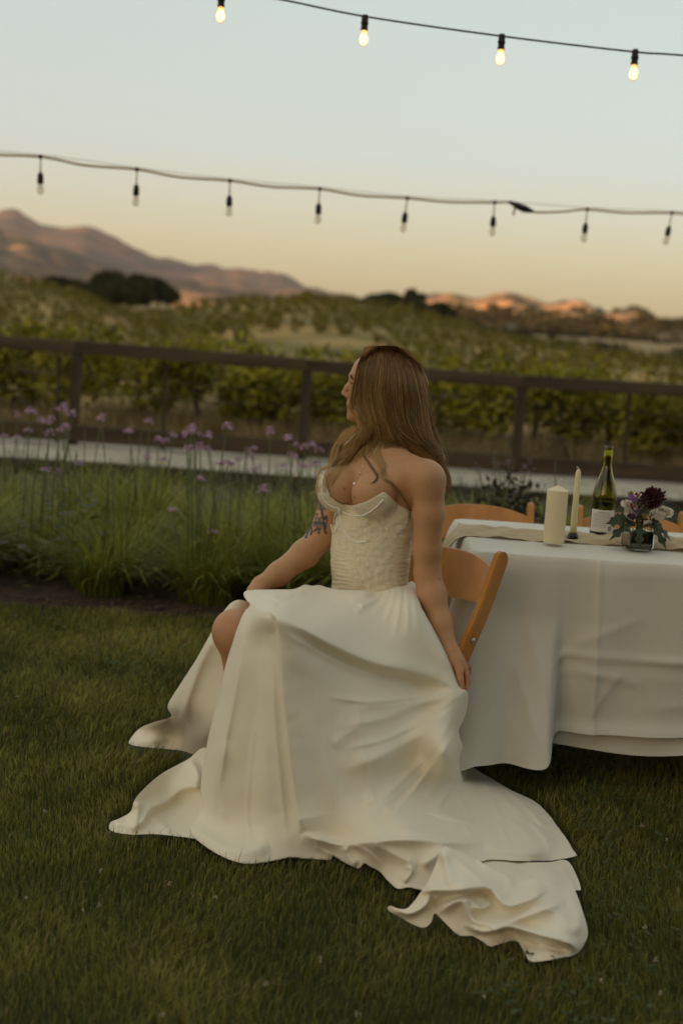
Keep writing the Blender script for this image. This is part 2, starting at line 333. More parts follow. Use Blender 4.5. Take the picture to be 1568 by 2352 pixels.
# dry grass in clumps at the foot of the vines
VINE = []
for k in range(4):
    vs, fs, ts = [], [], []; n0 = 0; r = random.Random(60+k)
    for j in range(9):
        cen = np.array([r.uniform(-.75, .75), r.uniform(-.25, .25), r.uniform(.45, 1.12)])
        v, f, t = leafcloud(150, (.38, .32, .30), .075, 700+10*k+j, .3); vs.append(v+cen); fs.append(f+n0); ts.append(np.clip(t*.55+.45*r.random(), 0, 1)); n0 += len(v)
    for j in range(4):
        x0 = r.uniform(-.6, .6); v, f, t = leafcloud(26, (.12, .12, .42), .07, 760+10*k+j, .2); vs.append(v+np.array([x0, 0, 1.15])); fs.append(f+n0); ts.append(.6+.4*t); n0 += len(v)
    t = np.concatenate(ts); VINE.append(npmesh('foliage', np.vstack(vs), np.vstack(fs), M_leaf, False, leafcol(t, (.05, .05, .008), (.42, .38, .04))))
tm = MB(); tm.tube([(0, 0, -.1), (.03, .02, .3), (-.02, 0, .62), (.05, .02, .85)], [.045, .04, .035, .03], 7)
for s_ in (-1, 1): tm.tube([(.03, 0, .75), (.35*s_, .02, .88), (.8*s_, 0, .86)], [.028, .02, .012], 6)
VT = tm.mesh('trunk', M_bark)
kk = 0
for row, (yb, dz) in enumerate(((17.9, -.12), (20.6, -.05))):
    for x in np.arange(-6.6, 6.9, 1.12):
        x += rnd.uniform(-.2, .2)
        if row == 0 and -3.9 < x < -2.7: continue
        z = hill_z(x, yb) or dz
        e = empty('grapevine', (x, yb+rnd.uniform(-.2, .2), z), ['leafy green grapevine growing right behind the dark fence', 'grapevine in the second row behind the dark fence'][row], 'grapevine', ['vines right behind the fence', 'vines in the second row behind the fence'][row], rz=rnd.uniform(-.3, .3)+(math.pi if rnd.random() < .5 else 0))
        s_ = rnd.uniform(.66, .92); e.scale = (1, 1, s_); link('trunk', VT, e); link('foliage', VINE[kk % 4], e); kk += 1
def tuftmesh(name, n, spread, h, wd, seed, c0, c1, bend=.5, seg=3):
    r = np.random.default_rng(seed); a = r.uniform(0, 6.28, n); q = np.sqrt(r.random(n))*spread
    b = np.stack([q*np.cos(a), q*np.sin(a), np.zeros(n)], -1); az = a+r.normal(0, .7, n); L = h*(.55+.6*r.random(n)); bd = bend*(.3+r.random(n))
    o = np.stack([np.cos(az), np.sin(az), 0*az], -1); sd_ = np.stack([-np.sin(az), np.cos(az), 0*az], -1)
    vs = []
    for k in range(seg+1):
        u = k/seg; th = bd*u*1.25; p = b+o*(L*np.sin(th)*u)[:, None]+np.array([0, 0, 1])*(L*u*np.cos(th*.8))[:, None]; ww = wd*(1-u**2*.92)
        vs += [p-sd_*ww/2, p+sd_*ww/2]
    v = np.stack(vs, 1); m = 2*(seg+1); i = np.arange(n)[:, None]*m
    f = np.concatenate([i+np.array([[2*k, 2*k+1, 2*k+3, 2*k+2]]) for k in range(seg)], 0)
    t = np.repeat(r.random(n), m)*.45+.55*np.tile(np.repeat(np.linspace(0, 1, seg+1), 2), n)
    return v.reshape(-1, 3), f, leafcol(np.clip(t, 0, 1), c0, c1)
vs, fs, cs = [], [], []; n0 = 0
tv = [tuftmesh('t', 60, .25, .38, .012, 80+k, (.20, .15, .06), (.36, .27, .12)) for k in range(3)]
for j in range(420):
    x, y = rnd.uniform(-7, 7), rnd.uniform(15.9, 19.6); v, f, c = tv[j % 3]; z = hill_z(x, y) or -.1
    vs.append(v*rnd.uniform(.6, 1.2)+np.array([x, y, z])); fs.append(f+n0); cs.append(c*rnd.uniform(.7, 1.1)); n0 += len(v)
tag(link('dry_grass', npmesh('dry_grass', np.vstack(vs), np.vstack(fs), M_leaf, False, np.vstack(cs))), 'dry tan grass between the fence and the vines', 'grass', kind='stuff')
# ------------------------------------------------------------------ fence
M_rail = mat('old_timber', (.046, .033, .018), .85, (.085, .062, .036), 3, bump=.5, bscale=25, stretch=(.35, 3, 3))
M_post = mat('post_timber', (.042, .030, .018), .85, (.08, .060, .038), 4, bump=.5, bscale=25, stretch=(3, 3, .4))
M_wire = mat('wire', (.10, .09, .08), .5, metal=.7)
YF = 15.0
fe = empty('post_and_rail_fence', (0, YF, 0), 'dark weathered post and rail fence between the gravel path and the vineyard', 'fence')
postx = [float(PY(px, 860, YF)[0]) for px in (-870, -345, 175, 705, 1200, 1720, 2240)]
def railz(x, pts):
    return np.interp(x, [float(PY(a, b, YF)[0]) for a, b in pts], [float(PY(a, b, YF)[2]) for a, b in pts])
TOPL = [(0, 782), (180, 797), (707, 838), (1200, 876), (1568, 896)]; LOWL = [(0, 990), (180, 993), (707, 1030), (1200, 1066), (1568, 1090)]
for i, x in enumerate(postx):
    m = MB(); zt = float(railz(x, TOPL)); m.box((0, 0, zt/2-.03), (.105, .10, zt+.03), Matrix.Rotation(rnd.uniform(-.02, .02), 4, 'Y'), .008); o = m.build('post', M_post, fe, False); o.location = (x, 0, 0)
for nm, LL, hh, dy in (('top_rail', TOPL, .135, -.005), ('bottom_rail', LOWL, .185, -.085)):
    for a, b in zip(postx[:-1], postx[1:]):
        za, zb = float(railz(a, LL)), float(railz(b, LL)); m = MB()
        m.box((0, 0, 0), (math.hypot(b-a, zb-za)-.004, .13 if nm == 'top_rail' else .06, hh), Matrix.Rotation(-math.atan2(zb-za, b-a), 4, 'Y'), .012)
        o = m.build(nm, M_rail, fe, False); o.location = ((a+b)/2, dy, (za+zb)/2+(rnd.uniform(-.008, .008)))
for z in (.40, .58, .76):
    m = MB(); xs = np.linspace(postx[0], postx[-1], 60); m.tube(np.stack([xs, 0*xs+.055, z+.01*np.sin(xs*1.3)], -1), .0035, 5); m.build('fence_wire', M_wire, fe)
for px in (130, 377, 940, 1450):
    x = float(PY(px, 900, YF)[0]); m = MB(); m.box((0, 0, .47), (.035, .035, 1.0), None, .005); o = m.build('stake', M_post, fe, False); o.location = (x, .09, 0)
ed = empty('timber_edging', (0, 12.0, 0), 'low dark timber edging along the near side of the gravel path', 'edging')
for i in range(8):
    m = MB(); m.box((0, 0, 0), (2.39, .10, .15), Matrix.Rotation(rnd.uniform(-.006, .006), 4, 'Y'), .01); o = m.build('plank', M_rail, ed, False); o.location = (-8.4+i*2.4, rnd.uniform(-.01, .01), .055)
# unseen hill added behind the camera to keep the low sun off the terrace
ridge_b = sheet('shade_hill', -900, 700, -420, -110, -1.3, mat('shade_hill', (.05, .05, .022), .95, (.09, .08, .035), .05, 6), 80, 30, lambda X, Y: 47*np.exp(-((Y+240)/85)**2)*(1+.08*fnoise(X*.02, Y*.02, 2)))
# unseen barn behind the camera on the right, added to shade what faces it
def blocker():
    e = empty('shade_barn', (10.0, -5.8, 0), 'added unseen timber barn behind the lawn, facing the table', 'blocker')
    Mb = mat('blocker_board', (.045, .032, .022), .85, (.075, .055, .038), 3, bump=.4, bscale=20, stretch=(3, 3, .3)); Mr = mat('blocker_roof', (.05, .045, .04), .8, (.08, .07, .06), 2)
    m = MB(); m.box((0, 0, 3.3), (18, 6, 6.6)); m.add([(-9, -3, 6.6), (-9, 3, 6.6), (-9, 0, 9.0), (9, -3, 6.6), (9, 3, 6.6), (9, 0, 9.0)], (), [[0, 1, 2], [3, 5, 4]]); m.build('wall', Mb, e, False)
    for s_ in (-1, 1):
        m = MB(); m.box((0, s_*1.65, 7.82), (18.8, 4.15, .12), Matrix.Rotation(-s_*math.atan2(2.4, 3), 4, 'X')); m.build('roof', Mr, e, False)
    for x in (-4, 0, 4):
        m = MB(); m.box((x, 3.03, 1.2), (1.7, .08, 2.4), None, .01); d = m.build('door', Mr, e, False); m = MB(); m.box((x+.6, 3.10, 1.1), (.03, .06, .22), None, .008); m.build('handle', M_wire, d, False)
blocker()
# ------------------------------------------------------------------ string lights
M_cord = mat('dark_cord', (.030, .022, .016), .7); M_sock = mat('socket_rubber', (.022, .017, .014), .6)
M_ropec = mat('tan_cord', (.66, .53, .32), .8)
M_glass = mat('bulb_glass', (.98, .84, .58), .15, spec=.8, alpha=.38)
M_glow = mat('lit_bulb', (1, .85, .6), .3, emit=((1, .74, .42), 1.3)); M_fil = mat('lit_filament', (1, .6, .2), .4, emit=((1, .42, .08), 1.3))
M_brass = mat('brass', (.45, .30, .10), .35, metal=1)
def string_a():
    Y = 5.9
    pts = [(-500, -190), (60, -95), (500, -20), (640, -2), (840, 38), (1152, 83), (1456, 119), (1568, 127), (2100, 170)]
    e = empty('string_light', PY(840, 38, Y), 'upper string of lit bulbs on a taut dark cord', 'string light')
    P = smoothpath([(*p, 0) for p in pts], 160); m = MB(); m.tube(PY(P[:, 0], P[:, 1], Y), .0042, 7); m.build('cord', M_cord, e, world=True)
    s = Y/F
    for px, py in ((150, -75), (509, -14), (838, 40), (1152, 84), (1458, 119), (1764, 145)):
        o = PY(px, py, Y)
        sk = MB(); sk.lathe([(.004, .012), (.012, .010), (.014, .0), (.0145, -.018), (.0165, -.020), (.0165, -.026), (.0145, -.028), (.014, -.044), (.0155, -.046), (.0155, -.052), (.001, -.053)], 16)
        k = sk.build('socket', M_sock, e); k.location = V(o)-e.location
        g = MB(); g.lathe([(.010, -.050), (.012, -.060), (.0175, -.072), (.0205, -.086), (.0200, -.100), (.0150, -.112), (.007, -.118), (.0005, -.119)], 18); b = g.build('bulb', M_glass, k)
        f = MB(); f.lathe([(.0005, -.062), (.009, -.066), (.0150, -.080), (.0170, -.090), (.0150, -.102), (.009, -.110), (.0005, -.113)], 14); f.build('glowing_filament', M_glow, k)
        h = MB(); h.lathe([(.0005, -.053), (.009, -.053), (.010, -.063), (.006, -.067), (.0005, -.067)], 12); h.build('collar', M_fil, k)
string_a()
def string_b():
    drops = [(-190, 338), (94, 360), (315, 389), (528, 415), (734, 434), (935, 455), (1135, 465), (1348, 481), (1542, 489), (1730, 498)]
    def Yat(px): return np.interp(px, [-400, 94, 1542, 2100], [8.3, 8.5, 9.8, 10.2])
    e = empty('string_light', PY(734, 434, Yat(734)), 'lower string of unlit bulbs hanging on short drops from a tan cord', 'string light')
    path = []
    for a, b in zip(drops[:-1], drops[1:]):
        if a[0] == 1135: path += [a, (1165, 464), (1195, 478), (1225, 487), (1290, 486)]
        else: path += [a, ((a[0]*.55+b[0]*.45), (a[1]*.45+b[1]*.55)+3)]
    path.append(drops[-1]); path = [(-500, 322)]+path+[(2200, 530)]
    P = smoothpath([(*p, 0) for p in path], 260); m = MB(); m.tube(PY(P[:, 0], P[:, 1], Yat(P[:, 0])), .0085, 7); m.build('cord', M_ropec, e, world=True)
    P = smoothpath([(p[0], p[1]-9 if i % 1 == 0 else 0, 0) for i, p in enumerate([(-500, 322)]+drops+[(2200, 530)])], 120); m = MB(); m.tube(PY(P[:, 0], P[:, 1]+5, Yat(P[:, 0])+.02), .0016, 5); m.build('guide_wire', M_wire, e, world=True)
    m = MB(); q = [(1168, 463), (1190, 474), (1205, 480), (1224, 486)]; m.tube(PY([a for a, b in q], [b for a, b in q], 9.45), [.010, .024, .026, .010], 8); m.build('plug_joint', M_sock, e, world=True)
    m = MB(); q = [(1181, 478), (1178, 494)]; m.tube(PY([a for a, b in q], [b for a, b in q], 9.45), .008, 6); m.build('cord_tail', M_ropec, e, world=True)
    for px, py in drops:
        Y = float(Yat(px)); o = PY(px, py, Y); L = .105
        sk = MB()
        sk.lathe([(.008, -L+.012), (.017, -L), (.0195, -L-.02), (.0195, -L-.055), (.016, -L-.058), (.001, -L-.058)], 14)
        k = sk.build('socket', M_sock, e); dw = MB(); dw.tube([(0, 0, .012), (0, 0, -L)], .005, 6); dw.build('drop_wire', M_ropec, k); dw = MB(); dw.sphere((0, 0, 0), .015, 8, 6); dw.build('clip', M_sock, k); k.location = V(o)-e.location; k.rotation_euler = (rnd.uniform(-.05, .05), rnd.uniform(-.05, .05)+(.10 if px > 1400 else 0.02), 0)
        b = MB(); b.lathe([(.014, -L-.056), (.020, -L-.075), (.0235, -L-.093), (.022, -L-.108), (.014, -L-.120), (.0005, -L-.125)], 16); b.build('bulb', M_glass, k)
        b = MB(); b.lathe([(.003, -L-.058), (.004, -L-.085), (.0005, -L-.088)], 6); b.build('stem', M_brass, k)
string_b()
# ------------------------------------------------------------------ table
XL, XR, YN, YFAR, ZT = .415, 2.45, 4.17, 4.95, .75
M_wood = mat('table_wood', (.22, .14, .08), .6, (.30, .20, .12), 6, stretch=(1, 8, 8))
M_cloth = mat('tablecloth_linen', (.61, .585, .50), .85, (.66, .635, .545), 3, bump=.12, bscale=420, sheen=.2, dist=.002)
tb = empty('folding_table', ((XL+XR)/2, (YN+YFAR)/2, 0), 'long folding table hidden under the white tablecloth', 'table')
m = MB(); m.box((0, 0, ZT-.03), (XR-XL-.02, YFAR-YN-.02, .04), None, .006); m.build('tabletop', M_wood, tb, False)
for a in (-.78, .78):
    for b in (-.28, .28):
        m = MB(); m.tube([(a, b, ZT-.05), (a, b, 0)], .014, 8); m.build('leg', mat('leg_steel', (.25, .25, .25), .45, metal=.8), tb)
def tablecloth():
    # perimeter walk: right-back -> back -> left end -> front -> right, cloth falls from the rim
    per = []
    def seg(a, b, n):
        for t in np.linspace(0, 1, n, endpoint=False): per.append((a[0]+(b[0]-a[0])*t, a[1]+(b[1]-a[1])*t))
    rc = .035
    def corner(cx, cy, a0):
        for t in np.linspace(0, 1, 9, endpoint=False):
            a = a0+t*math.pi/2; per.append((cx+rc*math.cos(a), cy+rc*math.sin(a)))
    seg((XR-rc, YFAR), (XL+rc, YFAR), 110); corner(XL+rc, YFAR-rc, math.pi/2); seg((XL, YFAR-rc), (XL, YN+rc), 60); corner(XL+rc, YN+rc, math.pi)
    seg((XL+rc, YN), (XR-rc, YN), 300); corner(XR-rc, YN+rc, -math.pi/2); seg((XR, YN+rc), (XR, YFAR-rc), 40); corner(XR-rc, YFAR-rc, 0)
    per = np.array(per); n = len(per); nx = np.roll(per, -1, 0)-np.roll(per, 1, 0); nx /= np.linalg.norm(nx, axis=1)[:, None]; nrm = np.stack([nx[:, 1], -nx[:, 0]], -1)
    c0 = np.array([(XL+XR)/2, (YN+YFAR)/2]); flip = np.sign(((per-c0)*nrm).sum(1)); nrm *= flip[:, None]
    x, y = per.T; front = np.clip(-nrm[:, 1], 0, 1); left = np.clip(-nrm[:, 0], 0, 1); back = np.clip(nrm[:, 1], 0, 1)
    XF = .70                                                   # where the front falls into a deep tuck
    drop = .53+.11*left+.098*front*(1/(1+np.exp((x-XF)/.012)))+.03*back
    rows = 46; Vv = []
    lx = 1/(1+np.exp((x-XF)/.008))
    for k in range(rows+1):
        t = k/rows; ease = 1-math.exp(-t*9)
        z = ZT+.004-drop*t; o = .012*math.sin(min(t*12, 1)*math.pi/2)+0*x
        # left of the tuck the cloth bells out, right of it it falls straight and tucks in
        late = np.clip((t-.30)/.7, 0, 1)**1.2
        o = o+front*lx*(.135*late*np.exp(-((x-XF+.02)/.20)**2)+.055*t)+front*(1-lx)*(.012*t-.050*late*np.exp(-((x-XF)/.16)**2)+.035*np.clip((t-.78)/.22, 0, 1)*0)
        o = o+left*(.05*t+.03*t*np.sin(y*17+1))+back*.03*t*np.sin(x*9)
        cor = np.exp(-(np.hypot(x-XL, y-YN)/.09)**2); o = o+cor*.10*t+np.exp(-(np.hypot(x-XL, y-YFAR)/.09)**2)*.10*t
        # soft pleats where the corner hangs
        o = o+front*lx*t*(.012*np.sin(x*30+.5)+.005*np.sin(x*61+2*t))+left*.02*t*np.sin(y*23)
        o = o+front*(1-lx)*.030*np.exp(-((x-.80)/.07)**2)*np.clip((t-.35)/.4, 0, 1)
        # pressed creases and gentle waves
        o = o+front*(.010*np.exp(-np.abs(x-(.815+.02*t))/.008)+.010*np.sin(x*6.5+.6)*t*t+.004*np.sin(x*23+3*t))
        zz = z; cre = .56+.020*(x-.8)-.015*np.sin(x*3); o = o+front*(1-lx)*(.014*np.exp(-np.abs(t-cre)/.014)+.004*np.exp(-np.abs(t-cre-.10)/.03))
        o = o+front*(1-lx)*.020*np.exp(-((t-1)/.05)**2)
        for (xa, ta, xb, tb, am) in ((.72, .52, .98, .30, .006), (.74, .62, 1.02, .72, .007), (.80, .95, .92, .60, .006), (1.05, .55, 1.35, .62, .006), (.98, .85, 1.30, .78, .005), (.55, .45, .66, .95, .010), (.60, .30, .69, .85, .010)):
            ux, ut = (xb-xa)/.6, (tb-ta); L_ = math.hypot(ux, ut); qx, qt = (x-xa)/.6, t-ta; al_ = (qx*ux+qt*ut)/L_**2; dd_ = np.abs(qx*ut-qt*ux)/L_; o = o+front*am*np.exp(-dd_/.022)*np.clip(al_*4, 0, 1)*np.clip((1-al_)*4, 0, 1)
        dz = .020*np.sin(x*4+1.5)*t*front*(1-lx)+.012*np.sin(y*11)*t*left
        Vv.append(np.stack([x+nrm[:, 0]*o, y+nrm[:, 1]*o, z+dz-.0*ease], -1))
    # second hem of the doubled edge, falling a little lower behind the first
    top = [np.stack([c0[0]+(x-c0[0])*q, c0[1]+(y-c0[1])*q, np.full(n, ZT+.006)], -1) for q in (0.002, .3, .6, .8, .9, .96, .985)]
    top = [np.stack([a[:, 0], a[:, 1], a[:, 2]+.0016*fnoise(a[:, 0]*5, a[:, 1]*5, 3, 3)+(.004*np.exp(-np.abs(a[:, 1]-(4.44+.02*np.sin(a[:, 0]*4)))/.03) if True else 0)], -1) for a in top]
    A = np.array(top+Vv); nr = len(A); i = np.arange(nr-1)[:, None]*n; j = np.arange(n)[None]; k2 = (j+1) % n
    f = np.stack([i+j, i+n+j, i+n+k2, i+k2], -1).reshape(-1, 4)
    v = A.reshape(-1, 3)
    # doubled edge along the front
    mm = np.where((y < YN+.002) & (x > XF+.015) & (x < XR-.05))[0]; xs = x[mm]; L2 = []
    for t in np.linspace(0, 1, 10):
        L2.append(np.stack([xs, YN+.012-.045*np.exp(-((xs-XF-.35)/.4)**2)*t+.03*np.sin(xs*3)*t, ZT-.42-.150*t-.022*t*np.sin(xs*2.4+.4)-.03*t*np.exp(-((xs-1.0)/.25)**2)], -1))
    L2 = np.array(L2); n2 = len(xs); i = (np.arange(9)[:, None]*n2+np.arange(n2-1)).ravel(); f2 = np.stack([i, i+n2, i+n2+1, i+1], -1)+len(v)
    o = link('tablecloth', npmesh('tablecloth', np.vstack([v, L2.reshape(-1, 3)]), np.vstack([f, f2]), M_cloth))
    tag(o, 'long white tablecloth hanging in folds over the table behind the bride', 'tablecloth')
tablecloth()
M_gauze = mat('gauze', (.66, .54, .36), .9, (.56, .45, .29), 9, bump=.6, bscale=120, transl=.15, dist=.003, stretch=(.6, 3, 1))
def runner():
    xs = np.concatenate([np.linspace(XR, XL+.0, 220)]); nw = 34; Vv = []
    for i, x in enumerate(xs):
        yc = 4.575+.03*math.sin(x*3.1+1)-.05*(x-.5)*0; hw = .125+.030*math.sin(x*5.3)+.018*math.sin(x*11)
        w_ = np.linspace(-1, 1, nw); yy = yc+hw*w_+.010*np.sin(x*14+w_*3)
        z = ZT+.012+.024*np.abs(np.sin(w_*6.5+1.6*math.sin(x*2.7)+.9*np.sin(x*7+w_)))*(1-.6*np.abs(w_)**3)*(.75+.4*math.sin(x*5+2))+.004*np.sin(x*31+w_*9)+.002*np.sin(x*83+w_*17)
        Vv.append(np.stack([np.full(nw, x), yy, z], -1))
    for t in np.linspace(.02, 1, 30):
        w_ = np.linspace(-1, 1, nw); hw = .10+.03*t; an = min(t*8, 1)*math.pi/2
        Vv.append(np.stack([XL-.018-.03*math.sin(an)-.05*t+.010*np.sin(w_*9+t*2), 4.53+hw*w_-.10*t, np.full(nw, ZT+.013-.42*t+.0)], -1))
    A = np.array(Vv); nr = len(A); i = (np.arange(nr-1)[:, None]*nw+np.arange(nw-1)).ravel()
    tag(link('table_runner', npmesh('table_runner', A.reshape(-1, 3), np.stack([i, i+1, i+nw+1, i+nw], -1), M_gauze)), 'crinkled beige gauze runner lying along the white tablecloth', 'table runner')
runner()
ZS = ZT+.018
# candles
M_wax = mat('ivory_wax', (.80, .70, .47), .5, sub=.15); M_wax2 = mat('pale_yellow_wax', (.74, .68, .40), .5, sub=.15); M_wick = mat('wick', (.75, .70, .60), .9)
p = PZ(1270, 1246, ZS); e = empty('pillar_candle', p, 'thick ivory pillar candle on the gauze runner', 'candle')
m = MB(); m.lathe([(.0005, 0), (.033, 0), (.0345, .003), (.0345, .170), (.034, .1735), (.0005, .190)], 40); autosmooth(m.build('wax', M_wax, e))
m = MB(); m.tube([(0, 0, .187), (.002, 0, .199), (.010, 0, .212)], .0014, 6); m.build('wick', M_wick, e)
p = PZ(1314, 1237, ZS); e = empty('taper_candle', p, 'tall thin taper candle between the pillar candle and the bottle', 'candle')
m = MB(); m.lathe([(.0005, .006), (.0115, .006), (.0112, .06), (.0098, .200), (.0085, .225), (.0045, .236), (.0005, .238)], 20); m.build('wax', M_wax2, e)
m = MB(); m.tube([(0, 0, .236), (-.003, 0, .243), (-.008, 0, .242)], .0016, 6); m.build('wick', M_wick, e)
m = MB(); m.lathe([(.0005, 0), (.021, 0), (.022, .004), (.019, .010), (.015, .020), (.0135, .020), (.0135, .006), (.0005, .006)], 20); m.build('holder', mat('clear_glass', (1, 1, 1), .03, trans=1, spec=.5), e)
# bottle
M_bott = mat('green_glass', (.42, .42, .09), .04, trans=1.0, spec=.5); M_wine = mat('wine', (.62, .52, .14), .02, trans=.9)
p = PZ(1379, 1233, ZS-.004); e = empty('wine_bottle', p, 'olive green glass wine bottle with a white back label', 'bottle', rz=0)
m = MB(); outp = [(.0005, .022), (.02, .014), (.033, .003), (.0375, 0), (.0405, .004), (.0410, .02), (.0410, .135), (.0395, .152), (.0345, .178), (.0270, .205), (.0195, .228), (.0158, .250), (.0148, .275), (.0145, .300)]
m.lathe(outp+[(.0155, .302), (.0160, .306), (.0160, .312), (.0150, .314), (.0148, .3155), (.0115, .3155), (.0115, .30), (.0120, .25), (.0170, .226), (.0245, .203), (.0320, .176), (.0370, .150), (.0383, .134), (.0383, .02), (.033, .012), (.0005, .03)], 48); m.build('glass', M_bott, e)
m = MB(); m.lathe([(.0005, .0305), (.033, .0125), (.0380, .0205), (.0380, .125), (.0005, .125)], 36); m.build('wine', M_wine, e)
M_paper = mat('label_paper', (.72, .70, .64), .8)
fa = -math.pi/2-.10
def curved(a0, a1, z0, z1, r, seg=26, tilt=0.0):
    a = np.linspace(a0, a1, seg); v = []
    for z in np.linspace(z0, z1, 3): v.append(np.stack([r*np.cos(a), r*np.sin(a), 0*a+z-tilt*(a-a.mean())], -1))
    v = np.array(v).reshape(-1, 3); i = (np.arange(2)[:, None]*seg+np.arange(seg-1)).ravel(); return v, np.stack([i, i+1, i+seg+1, i+seg], -1)
m = MB(); m.add(*curved(fa-1.25, fa+1.05, .022, .098, .0416)); lb = m.build('label', M_paper, e)
M_ink = mat('ink', (.06, .05, .05), .8); m = MB()
for j in range(11):
    a0 = fa+.42+j*.036; m.add(*curved(a0, a0+(.020 if j % 3 else .012), .026, .044, .0420, 3))
m.build('barcode', M_ink, lb)
m = MB()
rr = random.Random(3)
for row in range(9):
    a = fa-1.0+(.45 if row == 0 else 0)
    end = fa+.85-(.35 if row == 0 else rr.random()*.3)
    if row > 6: end = fa+.30
    while a < end:
        b = a+rr.uniform(.05, .16); m.add(*curved(a, min(b, end), .088-row*.0062, .0900-row*.0062+(.001 if row == 0 else 0), .0420, 3)); a = b+.03
m.build('printed_text', mat('grey_ink', (.30, .27, .25), .8), lb)
# vase with posy
p = PZ(1462, 1261, ZS-.006); e = empty('glass_vase', p, 'short square glass vase of greenish water on the runner', 'vase', rz=.12)
def sq(hw, z, r=.008): return [(hw-r+r*math.cos(a)) * 1 for a in (0,)]
def prism(m, hw, z0, z1, bev):
    m.box((0, 0, (z0+z1)/2), (hw*2, hw*2, z1-z0), None, bev)
M_vase = mat('vase_glass', (.95, .93, .80), .04, trans=1, spec=.5)
bm = bmesh.new(); bmesh.ops.create_cube(bm, size=1)
for v in bm.verts: v.co = Vector((v.co.x*.088, v.co.y*.088, (v.co.z+.5)*.088))
bmesh.ops.delete(bm, geom=[f for f in bm.faces if f.normal.z > .9], context='FACES')
bmesh.ops.bevel(bm, geom=[q for q in bm.edges if not q.is_boundary], offset=.008, segments=3, affect='EDGES'); bmesh.ops.solidify(bm, geom=list(bm.faces), thickness=.005)
m = MB(); m.bm(bm); autosmooth(m.build('glass', M_vase, e), 50)
m = MB(); m.box((0, 0, .036), (.076, .076, .058), None, .006); m.build('water', mat('vase_water', (.36, .34, .16), .05, (.20, .21, .08), 30, trans=.55), e, False)
bq = empty('flower_posy', p+np.array([0, 0, .01]), 'posy of dark maroon dahlia, white blooms and oak-like leaves in the vase', 'flowers')
M_pet = mat('petal', (1, 1, 1), .65, attr=True, transl=.2, sheen=.2); M_stem = mat('stem', (.05, .075, .02), .6, (.09, .10, .035), 20)
m = MB()
for a in np.linspace(0, 6.28, 11): m.tube([(.025*math.cos(a), .025*math.sin(a), .012), (.012*math.cos(a+2), .012*math.sin(a+2), .085), (.035*math.cos(a), .03*math.sin(a), .15)], .0024, 5)
m.build('stems', M_stem, bq)
def flower(name, loc, R, layers, npet, c0, c1, cup=.6, wdt=.42, tip=.0, tilt=(0, 0), label=None):
    m = MB(); cc = []
    for Lk in range(layers):
        q = Lk/max(1, layers-1); el = math.radians(-8+cup*88*q); rr_ = R*(1-.42*q)
        for k in range(npet):
            a = 6.283*(k+.5*(Lk % 2))/npet+rnd.uniform(-.08, .08); d = np.array([math.cos(a)*math.cos(el), math.sin(a)*math.cos(el), math.sin(el)]); s_ = np.array([-math.sin(a), math.cos(a), 0]); u = np.cross(d, s_)*-1
            ww = R*wdt*(1-.35*q)*rnd.uniform(.85, 1.1); r1 = rr_*rnd.uniform(.9, 1.08)
            pts = [(.08, .12, .0), (.45, .8, .05), (.78, 1.0, .03), (1.0, .55+tip, -.05)]
            v = []
            for t, wf, lf in pts: v += [d*r1*t-s_*ww*wf/2+u*R*(lf+.05), d*r1*t+u*R*lf, d*r1*t+s_*ww*wf/2+u*R*(lf+.05)]
            f = []
            for z in range(3): f += [[3*z, 3*z+1, 3*z+4, 3*z+3], [3*z+1, 3*z+2, 3*z+5, 3*z+4]]
            m.add(v, f); t = rnd.random(); c = np.asarray(c0)*(1-t)+np.asarray(c1)*t; cc += [c]*12
    o = m.build(name, M_pet, bq, col=np.array(cc)); o.location = loc; o.rotation_euler = (tilt[0], tilt[1], rnd.uniform(0, 6))
    if label: o['label'] = label
    return o
def vx(px, py, Y): return V(PY(px, py, Y))-bq.location
Yv = float(p[1])
flower('dahlia', vx(1497, 1143, Yv-.005), .047, 6, 15, (.030, .004, .008), (.085, .008, .016), 1.0, .34, -.25, (.75, .15), 'dark maroon pompon dahlia')
for px, py, R in ((1440, 1160, .024), (1447, 1180, .024), (1500, 1178, .021), (1513, 1184, .020), (1532, 1176, .021), (1522, 1172, .02), (1455, 1167, .018), (1487, 1202, .015)):
    flower('white_bloom', vx(px, py, Yv-.045+rnd.uniform(-.01, .03)), R, 3, 7, (.60, .56, .45), (.78, .75, .64), .8, .8, .3, (rnd.uniform(.4, 1.2), rnd.uniform(-.4, .4)))
for px, py, c in ((1451, 1144, (.20, .08, .36)), (1459, 1172, (.16, .06, .30)), (1449, 1186, (.05, .025, .07)), (1463, 1137, (.28, .02, .06)), (1454, 1164, (.16, .012, .05)), (1470, 1166, (.14, .01, .04))):
    flower('purple_bloom', vx(px, py, Yv-.05), .016, 2, 6, c, tuple(q*1.5 for q in c), .8, .8, .2, (1.0, rnd.uniform(-.4, .4)))
for px, py in ((1478, 1184), (1448, 1135)): flower('seed_head', vx(px, py, Yv-.035), .014, 3, 8, (.20, .19, .04), (.34, .28, .10), .9, .4, 0, (.8, 0))
def oakleaf(loc, L, yaw, droop, roll=0):
    out_ = [(0, .02), (.10, .05), (.20, .16), (.26, .26), (.33, .13), (.42, .14), (.50, .34), (.55, .37), (.60, .17), (.68, .15), (.76, .26), (.80, .25), (.85, .10), (1.0, 0.0)]
    n = len(out_); v = []
    for t, wd in out_:
        z = -droop*t*t
        v += [(t, -wd, z+.12*wd), (t, 0, z), (t, wd, z+.12*wd)]
    f = []
    for k in range(n-1): f += [[3*k, 3*k+1, 3*k+4, 3*k+3], [3*k+1, 3*k+2, 3*k+5, 3*k+4]]
    m = MB(); m.add(np.array(v)*L*.84*np.array([1, .85, 1]), f); o = m.build('leaf', mat('oak_leaf', (.018, .032, .010), .55, (.045, .065, .020), 25, spec=.35, transl=.15), bq, True); o.location = loc; o.rotation_euler = (roll, 0, yaw); return o
